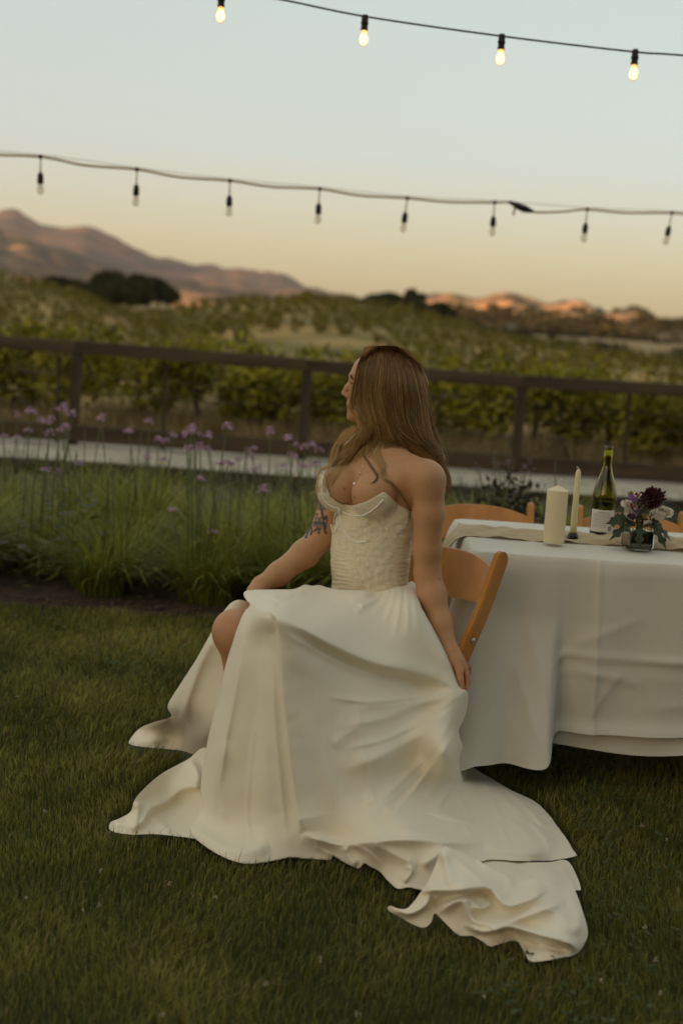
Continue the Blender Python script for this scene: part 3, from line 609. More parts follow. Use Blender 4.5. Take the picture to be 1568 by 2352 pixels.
for px, py, L, yaw, dr, ro in ((1455, 1195, .105, 3.3, .35, -.9), (1462, 1200, .10, 3.7, .9, -.5), (1482, 1200, .10, -.35, .8, .5), (1490, 1196, .095, .25, .75, .8), (1470, 1205, .085, 4.5, 1.0, 0), (1492, 1205, .085, 5.1, 1.1, .3), (1450, 1190, .075, 2.8, .1, -1.1), (1478, 1190, .08, 1.2, .3, .2)):
    oakleaf(vx(px, py, Yv-.03), L, yaw, dr, ro)
m = MB(); m.add(*tuftmesh('x', 14, .012, .10, .006, 5, (1, 1, 1), (1, 1, 1), 1.2)[:2]); o = m.build('sprig', M_stem, bq); o.location = vx(1500, 1200, Yv-.01)
# ------------------------------------------------------------------ chairs
M_chair = mat('honey_beech', (.40, .165, .030), .38, (.50, .225, .050), 3.5, 5, bump=.08, bscale=40, stretch=(5, 5, .6), spec=.45)
M_steel = mat('bolt_steel', (.45, .45, .45), .3, metal=1)
def folding_chair(loc, rz, label, group=None):
    """local: +Y is the way the sitter looks; stiles run from the back top to the front feet"""
    e = empty('folding_chair', loc, label, 'chair', group, rz)
    W = .205
    def board(path, wid, th, nm, x, m_=M_chair):
        # board in the YZ plane following path, width across the path, thickness in x, rounded ends
        P = smoothpath([(*q, 0) for q in path], 14)[:, :2]; T = np.gradient(P, axis=0); T /= np.linalg.norm(T, axis=1)[:, None]; N = np.stack([-T[:, 1], T[:, 0]], -1)
        Lt = P+N*wid/2; Rt = P-N*wid/2
        arc = [P[-1]+wid/2*(math.cos(a)*N[-1]+math.sin(a)*T[-1]) for a in np.linspace(0, math.pi, 9)[1:-1]]
        poly = np.vstack([Lt, arc, Rt[::-1]])
        bm = bmesh.new(); vs_ = [bm.verts.new((0, *q)) for q in poly]; f_ = bm.faces.new(vs_); r_ = bmesh.ops.extrude_face_region(bm, geom=[f_])
        bmesh.ops.translate(bm, verts=[q for q in r_['geom'] if isinstance(q, bmesh.types.BMVert)], vec=(th, 0, 0)); bmesh.ops.recalc_face_normals(bm, faces=bm.faces)
        bmesh.ops.bevel(bm, geom=[q for q in bm.edges if abs(q.verts[0].co.x-q.verts[1].co.x) < 1e-6], offset=.0035, segments=2, affect='EDGES')
        me = bpy.data.meshes.new(nm); bm.to_mesh(me); bm.free(); me.materials.append(m_); o = link(nm, me, e); o.location = (x-th/2, 0, 0); return o
    for s in (-1, 1):
        st = board([(.24, .0), (.13, .22), (.0, .45), (-.10, .61), (-.175, .765)], .052, .024, 'stile', s*W)
        board([(-.09, .0), (-.02, .22), (.055, .43)], .040, .020, 'rear_leg', s*(W-.028))
        for (y, z) in ((-.055, .535), (.02, .40)):
            b = MB(); b.sphere((s*.014+.012, y, z), .009, 10, 6, (.5, 1, 1)); b.build('bolt', M_steel, st)
    # curved back slat with an arched top
    n = 29; th = .014; Vv = []
    for k in range(n):
        u = -1+2*k/(n-1); x = u*(W-.010); dip = .045*(1-u*u); top_ = .755+.030*(1-abs(u)**2.4)-.020; bot = .640-.012*(1-u*u)
        for z, off in ((bot, 0), (bot+.35*(top_-bot), 0), (top_-.008, 0), (top_, .25), (top_, .75), (top_-.008, 1), (bot+.35*(top_-bot), 1), (bot, 1)):
            yb = -.170+.46*(.765-z)-dip; Vv.append((x, yb-th*off+.010, z))
    q = []
    for k in range(n-1):
        for j in range(8): q.append([k*8+j, k*8+(j+1) % 8, (k+1)*8+(j+1) % 8, (k+1)*8+j])
    m = MB(); m.add(Vv, q); autosmooth(m.build('backrest', M_chair, e), 40)
    m = MB(); m.box((0, .015, .440), (2*W-.06, .25, .022), None, .008); m.box((0, .125, .430), (2*W-.05, .03, .03), None, .006); m.box((0, -.095, .430), (2*W-.05, .03, .03), None, .006); m.build('seat', M_chair, e, False)
    m = MB(); m.tube([(-W, .155, .19), (W, .155, .19)], .010, 8); m.tube([(-W+.02, -.05, .13), (W-.02, -.05, .13)], .010, 8); m.build('stretcher', M_chair, e)
    return e
c1 = PZ(1101, 1160, .765); c2 = PZ(1449, 1172, .765)
def far_chair(px, py, label):
    t = PZ(px, py, .785); folding_chair((t[0], t[1]-.17, 0), math.pi, label, 'folding chairs across the table')
far_chair(1100, 1150, 'honey wooden folding chair across the table, behind the bride shoulder')
far_chair(1449, 1171, 'honey wooden folding chair across the table, behind the bottle and flowers')
far_chair(1800, 1192, 'honey wooden folding chair across the table, beyond the posy')
# the bride's chair: local +Y turned to her facing direction
FX, FY = -.68, -.733
ang = math.atan2(FY, FX)-math.pi/2
ca, sa = math.cos(ang), math.sin(ang)
st = PZ(1150, 1267, .79)                       # top of the visible stile
lx_, ly_ = -.205, -.175                         # that stile's top in chair coordinates (sitter's left is -X)
BCH = (st[0]-(ca*lx_-sa*ly_), st[1]-(sa*lx_+ca*ly_), 0)
folding_chair(BCH, ang, 'honey wooden folding chair the bride sits on, backed against the table')
# ------------------------------------------------------------------ the bride: body as one implicit surface
FV = np.array([FX, FY, 0]); FV /= np.linalg.norm(FV); LV = np.array([-FV[1], FV[0], 0]); UV = np.array([0, 0, 1.])   # facing, her left, up
class SDF:
    def __init__(s, lo, hi, h):
        s.lo = np.array(lo, float); s.h = h; s.n = np.ceil((np.array(hi)-s.lo)/h).astype(int)+1; s.f = np.full(s.n, .2, np.float32)
    def sub(s, a, b, pad):
        i0 = np.maximum(np.floor((np.minimum(a, b)-pad-s.lo)/s.h).astype(int), 0); i1 = np.minimum(np.ceil((np.maximum(a, b)+pad-s.lo)/s.h).astype(int)+1, s.n)
        ax = [s.lo[k]+s.h*np.arange(i0[k], i1[k], dtype=np.float32) for k in range(3)]
        return tuple(slice(i0[k], i1[k]) for k in range(3)), [np.float32(1)*q for q in np.meshgrid(*ax, indexing='ij', sparse=True)]
    def put(s, sl, d, k):
        f = s.f[sl]
        if k <= 0: s.f[sl] = np.minimum(f, d); return
        h = np.maximum(k-np.abs(f-d), 0)/k; s.f[sl] = np.minimum(f, d)-h*h*k*.25
    def cut(s, sl, d, k):
        f = s.f[sl]; d = -d; h = np.maximum(k-np.abs(f-d), 0)/k; s.f[sl] = np.maximum(f, d)+h*h*k*.25
    def cone(s, a, b, ra, rb, k=.02):
        a = np.asarray(a, float); b = np.asarray(b, float); sl, (X, Y, Z) = s.sub(a, b, max(ra, rb)+k+3*s.h); ba = b-a; L2 = ba@ba+1e-12
        t = np.clip(((X-a[0])*ba[0]+(Y-a[1])*ba[1]+(Z-a[2])*ba[2])/L2, 0, 1)
        d = np.sqrt((X-a[0]-t*ba[0])**2+(Y-a[1]-t*ba[1])**2+(Z-a[2]-t*ba[2])**2)-(ra+(rb-ra)*t); s.put(sl, d, k)
    def ell(s, c, ax, r, k=.02, cut=False):
        c = np.asarray(c, float); R_ = max(r); sl, (X, Y, Z) = s.sub(c, c, R_+k+3*s.h); q = []; 
        for v, rr_ in zip(ax, r): q.append(((X-c[0])*v[0]+(Y-c[1])*v[1]+(Z-c[2])*v[2])/rr_)
        k0 = np.sqrt(q[0]**2+q[1]**2+q[2]**2)+1e-9; k1 = np.sqrt((q[0]/r[0])**2+(q[1]/r[1])**2+(q[2]/r[2])**2)+1e-9
        d = k0*(k0-1)/k1; (s.cut if cut else s.put)(sl, d, k)
    def path(s, pts, rs, k=.02):
        for a, b, ra, rb in zip(pts[:-1], pts[1:], rs[:-1], rs[1:]): s.cone(a, b, ra, rb, k)
    def nets(s):
        f = s.f; ins = f < 0; n = np.array(f.shape)-1
        cs = [ins[i:i+n[0], j:j+n[1], k:k+n[2]] for i in (0, 1) for j in (0, 1) for k in (0, 1)]
        cnt = sum(c.astype(np.int8) for c in cs); act = (cnt > 0) & (cnt < 8); idx = np.argwhere(act)
        vid = np.full(n, -1, np.int32); vid[act] = np.arange(len(idx)); acc = np.zeros((len(idx), 3)); num = np.zeros(len(idx))
        for a in range(3):
            o = [q for q in range(3) if q != a]
            for u in (0, 1):
                for v in (0, 1):
                    off = np.zeros(3, int); off[o[0]] = u; off[o[1]] = v; p0 = idx+off; p1 = p0.copy(); p1[:, a] += 1
                    f0 = f[tuple(p0.T)]; f1 = f[tuple(p1.T)]; m = (f0 < 0) != (f1 < 0); t = np.where(m, f0/(f0-f1+1e-12), 0)
                    e = p0.astype(float); e[:, a] += t; acc[m] += e[m]; num[m] += 1
        P = acc/num[:, None]*s.h+s.lo; faces = []
        for a in range(3):
            sa_ = [slice(1, -1)]*3; sa_[a] = slice(0, -1); sb_ = [slice(1, -1)]*3; sb_[a] = slice(1, None)
            m = ins[tuple(sa_)] != ins[tuple(sb_)]; e = np.argwhere(m); base_ = e.copy()
            for q in range(3):
                if q != a: base_[:, q] += 1
            o1, o2 = [(1, 2), (2, 0), (0, 1)][a]
            def g(d1, d2):
                c = base_.copy(); c[:, o1] -= d1; c[:, o2] -= d2; return vid[tuple(c.T)]
            q4 = np.stack([g(1, 1), g(0, 1), g(0, 0), g(1, 0)], -1); fl = ~ins[tuple(base_.T)]; q4[fl] = q4[fl][:, ::-1]; faces.append(q4)
        fa_ = np.vstack(faces); fa_ = fa_[(fa_ >= 0).all(1)]; return P, fa_
def p3(px, py, Y): return PY(px, py, Y)
FD = np.array([-.985, .17, 0]); FD /= np.linalg.norm(FD); HS = np.array([-FD[1], FD[0], 0])   # the way the face looks; across the head
def torso(s, off=0.0, full=True):
    o = off
    s.ell(p3(872, 1150, 4.045), (LV, FV, UV), (.138+o, .094+o, .135+o), .03)           # ribcage
    s.ell(p3(852, 1235, 4.035), (LV, FV, UV), (.127+o, .090+o, .125+o), .05)
    s.ell(p3(848, 1310, 4.035), (LV, FV, UV), (.121+o, .090+o, .11+o), .05)            # waist
    s.ell(p3(858, 1420, 4.06), (LV, FV, UV), (.172+o, .130+o, .115+o), .06)            # pelvis
    c = p3(862, 1126, 4.04)+FV*.080; sl, (X, Y, Z) = s.sub(c, c, .19); dd = []
    for sg_ in (-1, 1):                                                                 # bust, with the cleft between
        q = c+LV*(.068*sg_-.002); r_ = (.067+o, .066+o, .066+o); e = [((X-q[0])*v[0]+(Y-q[1])*v[1]+(Z-q[2])*v[2])/rr_ for v, rr_ in zip((LV, FV, UV), r_)]
        k0 = np.sqrt(e[0]**2+e[1]**2+e[2]**2)+1e-9; dd.append(k0*(k0-1)/(np.sqrt((e[0]/r_[0])**2+(e[1]/r_[1])**2+(e[2]/r_[2])**2)+1e-9))
    kk_ = .002 if full else .03; h = np.maximum(kk_-np.abs(dd[0]-dd[1]), 0)/kk_; s.put(sl, np.minimum(dd[0], dd[1])-h*h*kk_*.25, .015)
    if full:
        s.ell(p3(882, 1098, 4.045), (LV, FV, UV), (.150, .070, .062), .05)              # upper chest
SHL = p3(985, 1100, 3.905); ELL = p3(981, 1318, 3.935); WRL = p3(1036, 1494, 3.855)
SHR = p3(788, 1092, 4.185); ELR = p3(736, 1236, 4.135); WRR = p3(598, 1343, 3.97)
RK = p3(541, 1452, 3.785); LK = p3(640, 1476, 3.68)
def body():
    s = SDF((-.62, 3.30, -.02), (.60, 4.46, 1.46), .0042)
    torso(s)
    # neck and shoulders
    s.cone(p3(889, 985, 4.075), p3(886, 1072, 4.06), .050, .056, .035)
    s.cone(p3(886, 1062, 4.07), SHL+np.array([-.02, .01, .012]), .045, .045, .05); s.cone(p3(886, 1062, 4.07), SHR+np.array([.02, -.01, .0]), .045, .042, .05)
    nt_ = p3(886, 1068, 4.06)+FV*.062
    s.cone(nt_+LV*.012, SHL+np.array([-.020, -.016, .034]), .013, .012, .012); s.cone(nt_-LV*.012, SHR+np.array([.012, -.02, .03]), .0115, .0105, .016)          # collar bones

    s.ell(SHL+np.array([0, 0, -.012]), (LV, FV, UV), (.0455, .047, .055), .03)
    # her left arm
    s.path([SHL, p3(984, 1180, 3.91), p3(980, 1260, 3.925), ELL], [.0445, .0445, .0405, .0370], .018)
    s.path([ELL, p3(992, 1368, 3.92), p3(1012, 1430, 3.89), WRL], [.038, .041, .0315, .0205], .02)
    # hand: palm, thumb in front of the cloth, four fingers curling behind it
    s.path([WRL, p3(1046, 1515, 3.848), p3(1060, 1534, 3.846)], [.020, .0215, .0195], .016)
    s.path([p3(1046, 1512, 3.836), p3(1054, 1540, 3.822), p3(1057, 1560, 3.813), p3(1062, 1579, 3.808)], [.0135, .0115, .0095, .0075], .006)
    for k in range(4):
        dy = .016*k; dx = -2.2*k
        s.path([p3(1063+dx, 1531, 3.848+dy), p3(1071+dx, 1549, 3.838+dy), p3(1073.5+dx, 1566-2*k, 3.832+dy), p3(1070+dx, 1581-4*k, 3.822+dy)], [.0100, .0092, .0082, .0070], .004)
    # her right arm, forearm lying along the thigh
    s.path([SHR, p3(768, 1150, 4.175), ELR], [.045, .044, .040], .02)
    s.path([ELR, p3(700, 1272, 4.095), p3(640, 1318, 4.02), WRR], [.040, .0415, .034, .0235], .02)
    s.path([WRR, p3(586, 1362, 3.95), p3(584, 1380, 3.93)], [.023, .024, .020], .016)
    for k in range(4):
        a = p3(582+3*k, 1384, 3.915+.018*k); s.path([a, a+np.array([-.004, -.006, -.022]), a+np.array([-.004, -.006, -.045]), a+np.array([.008, .004, -.058])], [.0100, .0092, .0082, .007], .004)
    s.path([p3(594, 1366, 3.935), p3(592, 1384, 3.915), p3(588, 1400, 3.905)], [.013, .011, .008], .006)
    # legs
    hr = p3(835, 1440, 4.10)-LV*.03; hl = p3(900, 1450, 3.99)
    s.path([hr, (hr+RK)/2+np.array([0, 0, .005]), RK], [.100, .078, .056], .04); s.ell(RK+np.array([-.004, -.010, .004]), (LV, FV, UV), (.055, .056, .058), .03)
    AR = p3(560, 1800, 3.86); s.path([RK, RK*.6+AR*.4+np.array([.02, .035, 0]), AR], [.053, .056, .034], .03); s.path([AR, AR+np.array([-.03, -.04, -.055]), AR+np.array([-.10, -.11, -.075])], [.034, .030, .020], .02)
    s.path([hl, (hl+LK)/2+np.array([0,.02,-.012]), LK], [.092, .066, .050], .03)
    AL = LK+np.array([.02, .06, -.40]); s.path([LK, LK*.6+AL*.4+np.array([.01, .03, 0]), AL], [.053, .054, .034], .03); s.path([AL, AL+np.array([-.03, -.04, -.03]), AL+np.array([-.10, -.10, -.05])], [.034, .03, .02], .02)
    # head, face turned to profile
    hc = p3(884, 882, 4.085)
    s.ell(hc, (FD, HS, UV), (.096, .075, .096), .02)
    def fp(px, py, dy=0.0): return p3(px, py, 4.098+dy)
    s.ell(fp(848, 862), (FD, HS, UV), (.053, .058, .062), .03)                           # forehead
    s.ell(fp(842, 912), (FD, HS, UV), (.047, .052, .060), .03)                           # cheeks
    s.ell(fp(840, 944), (FD, HS, UV), (.042, .043, .040), .03)                           # jaw
    s.cone(fp(808, 864, -.022), fp(808, 864, .022), .0085, .0085, .014)                  # brow
    s.path([fp(809, 872), fp(798, 889), fp(789, 903)], [.0065, .0078, .0088], .010); s.ell(fp(797, 908, -.009), (FD, HS, UV), (.011, .008, .008), .006); s.ell(fp(797, 908, .009), (FD, HS, UV), (.011, .008, .008), .006)
    s.ell(fp(810, 930), (FD, HS, UV), (.017, .026, .026), .016)
    s.ell(fp(801, 928), (FD, HS, UV), (.0085, .017, .0060), .005); s.ell(fp(802.5, 938), (FD, HS, UV), (.0080, .015, .0060), .005)
    s.ell(fp(807, 957), (FD, HS, UV), (.0155, .018, .0165), .014)
    s.ell(fp(813, 877, -.026), (FD, HS, UV), (.012, .012, .010), .006); s.ell(fp(813, 877, .026), (FD, HS, UV), (.012, .012, .010), .006)
    s.ell(p3(893, 905, 4.010), (FD, HS, UV), (.018, .010, .030), .008)                    # ear
    s.cone(fp(848, 950), p3(884, 985, 4.08), .040, .048, .03)
    # cleavage
    c = p3(864, 1118, 4.04); s.cone
    return s.nets()
BV, BF = body()
def inpoly(px, py, poly):
    poly = np.asarray(poly, float); c = np.zeros(px.shape, bool); j = len(poly)-1
    for i in range(len(poly)):
        xi, yi = poly[i]; xj, yj = poly[j]
        c ^= ((yi > py) != (yj > py)) & (px < (xj-xi)*(py-yi)/(yj-yi+1e-12)+xi); j = i
    return c
def distpath(px, py, pts):
    """distance to polyline, side sign, 0..1 along"""
    pts = np.asarray(pts, float); best = np.full(px.shape, 1e9); sg = np.zeros(px.shape); al = np.zeros(px.shape); L = np.concatenate([[0], np.cumsum(np.linalg.norm(np.diff(pts, axis=0), axis=1))])
    for i in range(len(pts)-1):
        a, b = pts[i], pts[i+1]; d = b-a; l2 = d@d; t = np.clip(((px-a[0])*d[0]+(py-a[1])*d[1])/l2, 0, 1); qx = px-a[0]-t*d[0]; qy = py-a[1]-t*d[1]; r = np.hypot(qx, qy)
        m = r < best; best = np.where(m, r, best); sg = np.where(m, np.sign(d[0]*qy-d[1]*qx), sg); al = np.where(m, (L[i]+t*(L[i+1]-L[i]))/L[-1], al)
    return best, sg, al
def skin_colour(P):
    px, py = PJ(P); c = np.tile(np.array([.52, .285, .150]), (len(P), 1)); n = fnoise(P[:, 0]*40, P[:, 1]*40+P[:, 2]*37, 4, 3); c *= (1+.05*n)[:, None]
    def mixin(w_, col): 
        w_ = np.clip(w_, 0, 1)[:, None]; c[:] = c*(1-w_)+np.asarray(col)*w_
    red = [((1062, 1575), 16, .5), ((1073, 1555), 14, .5), ((1060, 1530), 14, .3), ((790, 903), 9, .5), ((530, 1450), 30, .3), ((820, 915), 16, .25), ((985, 1335), 25, .15)]
    for (x, y), r, a in red: mixin(a*np.exp(-((px-x)**2+(py-y)**2)/r**2), (.50, .19, .12))
    face = (P[:, 1] < 4.2)
    for y, h in ((928, 3.2), (938, 3.2)): mixin(.75*face*np.exp(-((px-798)/8)**2-((py-y)/h)**2), (.42, .15, .12))
    mixin(.9*np.exp(-((px-797.5)/7)**2-((py-933)/1.3)**2), (.14, .05, .04))
    # moles
    for x, y, r in ((791, 1123, 3.4), (814, 1143, 3.0), (1004, 1306, 2.2), (1023, 1120, 2.6), (981, 1120, 1.6), (983, 1190, 1.5), (1012, 1195, 1.5), (994, 1250, 1.6), (860, 1125, 1.8), (844, 1110, 1.5), (1008, 1330, 1.5), (655, 1305, 1.5)):
        mixin(1.0*np.exp(-((px-x)**2+(py-y)**2)/(.75*r)**2), (.09, .04, .03))
    # flower tattoo on the upper right arm
    arm = (P[:, 1] > 4.02) & (px < 765) & (py > 1125) & (py < 1236)
    ink = np.array([.035, .036, .038]); grey = np.array([.20, .155, .12])
    def petal(x, y, L, W, a, core, edge=1.0):
        ca_, sa_ = math.cos(a), math.sin(a); u = (px-x)*ca_+(py-y)*sa_; v = -(px-x)*sa_+(py-y)*ca_; r = np.sqrt((u/L)**2+(v/W)**2)
        mixin(arm*.85*(r < 1), core); 
        if edge: mixin(arm*edge*np.exp(-((r-1)/.16)**2), ink)
    for a in np.linspace(0, 6.28, 6)[:-1]: petal(734+8*math.cos(a+.3), 1201+8*math.sin(a+.3), 8, 5.5, a+.3, grey, .9)
    for x, y in ((736, 1152), (731, 1164), (741, 1166)): petal(x, y, 7, 6, .6, grey*.8, .9)
    for x, y, a, L in ((747, 1220, 1.2, 9), (727, 1216, 2.6, 10), (723, 1201, .7, 6), (726, 1180, .5, 6), (742, 1186, 1.3, 12), (733, 1222, 1.7, 7), (745, 1205, 1.0, 10), (739, 1175, 1.4, 9), (750, 1192, 1.4, 9)): petal(x, y, L, 3.2, a, ink, 0)
    d, sg, al = distpath(px, py, [(722, 1172), (717, 1190), (714, 1208), (706, 1224), (700, 1240)]); mixin(arm*1.0*(d < 2.6), ink*1.3)
    d, sg, al = distpath(px, py, [(714, 1205), (716, 1222), (713, 1228)]); mixin(arm*1.0*(d < 2.2), ink)
    return c
M_skin = mat('skin', (1, 1, 1), .50, attr=True, spec=.35, sub=.10, bump=.03, bscale=300, dist=.001)
bride = empty('person', (BCH[0], BCH[1], 0), 'seated woman in ivory strapless gown, looking aside, holding her skirt out', 'person')
body_o = keep(link('body', npmesh('body', BV, BF, M_skin, True, skin_colour(BV))), bride)
sm = body_o.modifiers.new('soften', 'SMOOTH'); sm.factor = .5; sm.iterations = 3
# ------------------------------------------------------------------ bodice
M_bod = mat('ruched_ivory', (.80, .71, .52), .75, (.72, .63, .46), 40, sheen=.25)
def setup_ruche(m):
    n = m.node_tree.nodes; l = m.node_tree.links; b = n['Principled BSDF']; t = n.new('ShaderNodeTexCoord'); mp = n.new('ShaderNodeMapping'); l.new(t.outputs['Object'], mp.inputs[0]); mp.inputs['Scale'].default_value = (7, 7, 30)
    a = n.new('ShaderNodeTexNoise'); a.inputs['Scale'].default_value = 2.6; a.inputs['Detail'].default_value = 3; a.inputs['Distortion'].default_value = .6; l.new(mp.outputs[0], a.inputs[0])
    u = n.new('ShaderNodeBump'); u.inputs['Strength'].default_value = .7; u.inputs['Distance'].default_value = .006; l.new(a.outputs[0], u.inputs['Height']); l.new(u.outputs[0], b.inputs['Normal'])
setup_ruche(M_bod)
NECK = np.array([(700, 1088), (742, 1090), (746, 1100), (750, 1120), (760, 1142), (774, 1154), (788, 1160), (809, 1162), (841, 1152), (880, 1130), (884, 1131), (918, 1161), (941, 1174), (1000, 1185)])
def bodice():
    c = p3(856, 1235, 4.03); s = SDF(c-np.array([.24, .22, .24]), c+np.array([.24, .22, .22]), .0034); torso(s, .007, False)
    s.cone(p3(752, 1100, 4.075), p3(752, 1150, 4.065), .006, .016, .02)
    P, Fq = s.nets(); px, py = PJ(P); cen = p3(860, 1235, 4.035); front = ((P-cen)@FV) > -.055
    top = np.where(front, py > np.interp(px, NECK[:, 0], NECK[:, 1]), P[:, 2] < p3(945, 1176, 3.93)[2])
    kp = top & (P[:, 2] > p3(850, 1392, 4.0)[2]); kf = kp[Fq].all(1); Fq = Fq[kf]; u = np.unique(Fq); mp = np.full(len(P), -1); mp[u] = np.arange(len(u)); P = P[u]; Fq = mp[Fq]
    # pull the cut rim onto the neckline
    px, py = PJ(P); e = np.sort(np.vstack([Fq[:, [0, 1]], Fq[:, [1, 2]], Fq[:, [2, 3]], Fq[:, [3, 0]]]), 1); uq, ct = np.unique(e, axis=0, return_counts=True); rim = np.unique(uq[ct == 1])
    fr = rim[((P[rim]-cen)@FV > -.055) & (py[rim] < 1230)]; yt = np.interp(px[fr], NECK[:, 0], NECK[:, 1]); dz = (py[fr]-yt)*4.0/F; P[fr, 2] += np.clip(dz, -.004, .006)
    N_ = np.zeros_like(P); fn = np.cross(P[Fq[:, 2]]-P[Fq[:, 0]], P[Fq[:, 3]]-P[Fq[:, 1]])
    for k in range(4): np.add.at(N_, Fq[:, k], fn)
    N_ /= np.linalg.norm(N_, axis=1)[:, None]+1e-12; px, py = PJ(P); lat = (P-cen)@LV; yt = np.interp(px, NECK[:, 0], NECK[:, 1]); band = np.clip((py-yt-16)/14, 0, 1)
    ph = P[:, 2]+.10*np.abs(lat-.03)+.006*fnoise(lat*30, P[:, 2]*30, 7, 3); bz = np.exp(-((px-775-.06*(py-1160))/34)**2)+np.exp(-((px-925)/22)**2)*np.clip((py-1235)/40, 0, 1); lace = np.clip(1-bz, 0, 1); rg = np.random.default_rng(2).normal(size=len(P))
    P = P+N_*(band*(.0015*np.clip(bz, .08, 1)*np.sin(ph*2*math.pi/.0125)*(.6+.5*fnoise(lat*22, P[:, 2]*14, 12, 2))+lace*(.0013*fnoise(lat*260, P[:, 2]*260, 14, 2)+.0006*rg)))[:, None]
    return P, Fq
DP, DF = bodice()
dress = empty('gown', (0, 0, 0), None, None); dress.parent = bride; dress.matrix_parent_inverse = Matrix.Translation(-bride.location); dress['label'] = 'ivory strapless wedding gown with pearl trimmed bodice and long train'
bod_o = link('bodice', npmesh('bodice', DP, DF, M_bod, True)); bod_o.parent = dress
sm = bod_o.modifiers.new('soften', 'SMOOTH'); sm.factor = .3; sm.iterations = 1
sm = bod_o.modifiers.new('thick', 'SOLIDIFY'); sm.thickness = .003; sm.offset = -1
BVB = BVHTree.FromPolygons([tuple(q) for q in DP], [tuple(int(x) for x in q) for q in DF])
BODY = BVHTree.FromPolygons([tuple(q) for q in BV], [tuple(int(x) for x in q) for q in BF])
def hit(px, py, bvh=BVB):
    d = rays(px, py); d = Vector(d/np.linalg.norm(d)); h = bvh.ray_cast(V(_C), d); return h
def bead_line(path, n, r, mb, bvh=BVB, default=3.97, lift=.6):
    P = smoothpath([(*p, 0) for p in path], 400); L = np.concatenate([[0], np.cumsum(np.hypot(*np.diff(P[:, :2], axis=0).T))]); last = default
    for t in np.linspace(0, L[-1], n):
        x = np.interp(t, L, P[:, 0]); y = np.interp(t, L, P[:, 1]); h = hit(x, y, bvh)
        if h[0] is not None: q = np.array(h[0])+np.array(h[1])*r*lift; last = q[1]
        else: q = PY(x, y, last)
        mb.sphere(q, r, 7, 5)
M_pearl = mat('pearl', (.96, .95, .90), .35, spec=.5)
m = MB()
bead_line([(741, 1108), (740, 1128), (744, 1145), (752, 1156), (764, 1163), (777, 1166)], 26, .0027, m)
bead_line([(778, 1166), (788, 1175), (800, 1181), (815, 1185), (835, 1182), (853, 1172), (868, 1160), (878, 1148)], 46, .0027, m)
bead_line([(779, 1168), (782, 1190), (788, 1210), (798, 1228), (812, 1242), (825, 1246), (840, 1243)], 34, .0029, m)
bead_line([(777, 1168), (775, 1185), (777, 1200), (774, 1214), (767, 1222), (762, 1216), (760, 1206)], 26, .0027, m)
tag(m.build('pearl_trim', M_pearl, dress), kind='stuff')
# embroidered beads and little flowers
M_bead = mat('seed_bead', (.97, .92, .79), .45, spec=.5); m = MB(); r = random.Random(11)
def oct_(q, s_):
    v = np.array([(1, 0, 0), (0, .55, 0), (-1, 0, 0), (0, -.55, 0), (0, 0, 1), (0, 0, -1)], float)*s_+q; m.add(v, (), [[0, 1, 4], [1, 2, 4], [2, 3, 4], [3, 0, 4], [1, 0, 5], [2, 1, 5], [3, 2, 5], [0, 3, 5]])
ZONE = [(880, 1138), (915, 1166), (940, 1182), (940, 1215), (925, 1260), (905, 1300), (870, 1345), (815, 1356), (790, 1350), (800, 1310), (830, 1280), (850, 1250), (830, 1215), (845, 1190), (868, 1168)]
ZONE2 = [(742, 1150), (752, 1165), (758, 1200), (752, 1225), (763, 1260), (766, 1300), (760, 1350), (738, 1350), (752, 1300), (753, 1250), (744, 1200)]
ZONE3 = [(790, 1164), (840, 1158), (876, 1140), (866, 1158), (840, 1176), (812, 1180), (794, 1174)]
for Z, N in ((ZONE, 1000), (ZONE2, 360), (ZONE3, 200)):
    Z = np.array(Z, float); k = 0
    while k < N:
        x, y = r.uniform(*[Z[:, 0].min(), Z[:, 0].max()]), r.uniform(Z[:, 1].min(), Z[:, 1].max())
        k += 1
        if not inpoly(np.array([x]), np.array([y]), Z)[0] or fnoise(x*.09, y*.09, 6, 3) < -.25: continue
        h = hit(x, y)
        if h[0] is not None: oct_(np.array(h[0])+np.array(h[1])*.001, r.uniform(.0009, .0019))
fl = [(868, 1192), (877, 1199), (842, 1205), (858, 1217), (881, 1235), (930, 1178), (935, 1195), (903, 1258), (896, 1272), (862, 1284), (846, 1298), (838, 1304), (868, 1313), (852, 1317), (890, 1312), (843, 1328), (868, 1330), (850, 1338), (825, 1335), (818, 1312), (905, 1230), (918, 1212)]
for x, y in fl:
    h = hit(x, y)
    if h[0] is None: continue
    c = np.array(h[0]); n_ = np.array(h[1]); a_ = np.cross(n_, UV); a_ /= np.linalg.norm(a_); b_ = np.cross(n_, a_); R_ = r.uniform(.007, .012)
    for t in np.linspace(0, 6.283, 13)[:-1]:
        for q in (.45, .75, 1.0): oct_(c+n_*(.0020+.001*q)+R_*q*(a_*math.cos(t)+b_*math.sin(t)), .0014)
    oct_(c+n_*.003, .0026)
tag(m.build('beadwork', M_bead, dress), kind='stuff')
m = MB(); q = [(774, 1176), (771, 1188), (769, 1206)]; m.tube([np.array(hit(x, y)[0]) + np.array(hit(x, y)[1])*.003 if hit(x, y)[0] is not None else PY(x, y, 3.98) for x, y in q], [.003, .0035, .003], 6); m.build('bow_tail', M_bod, dress)
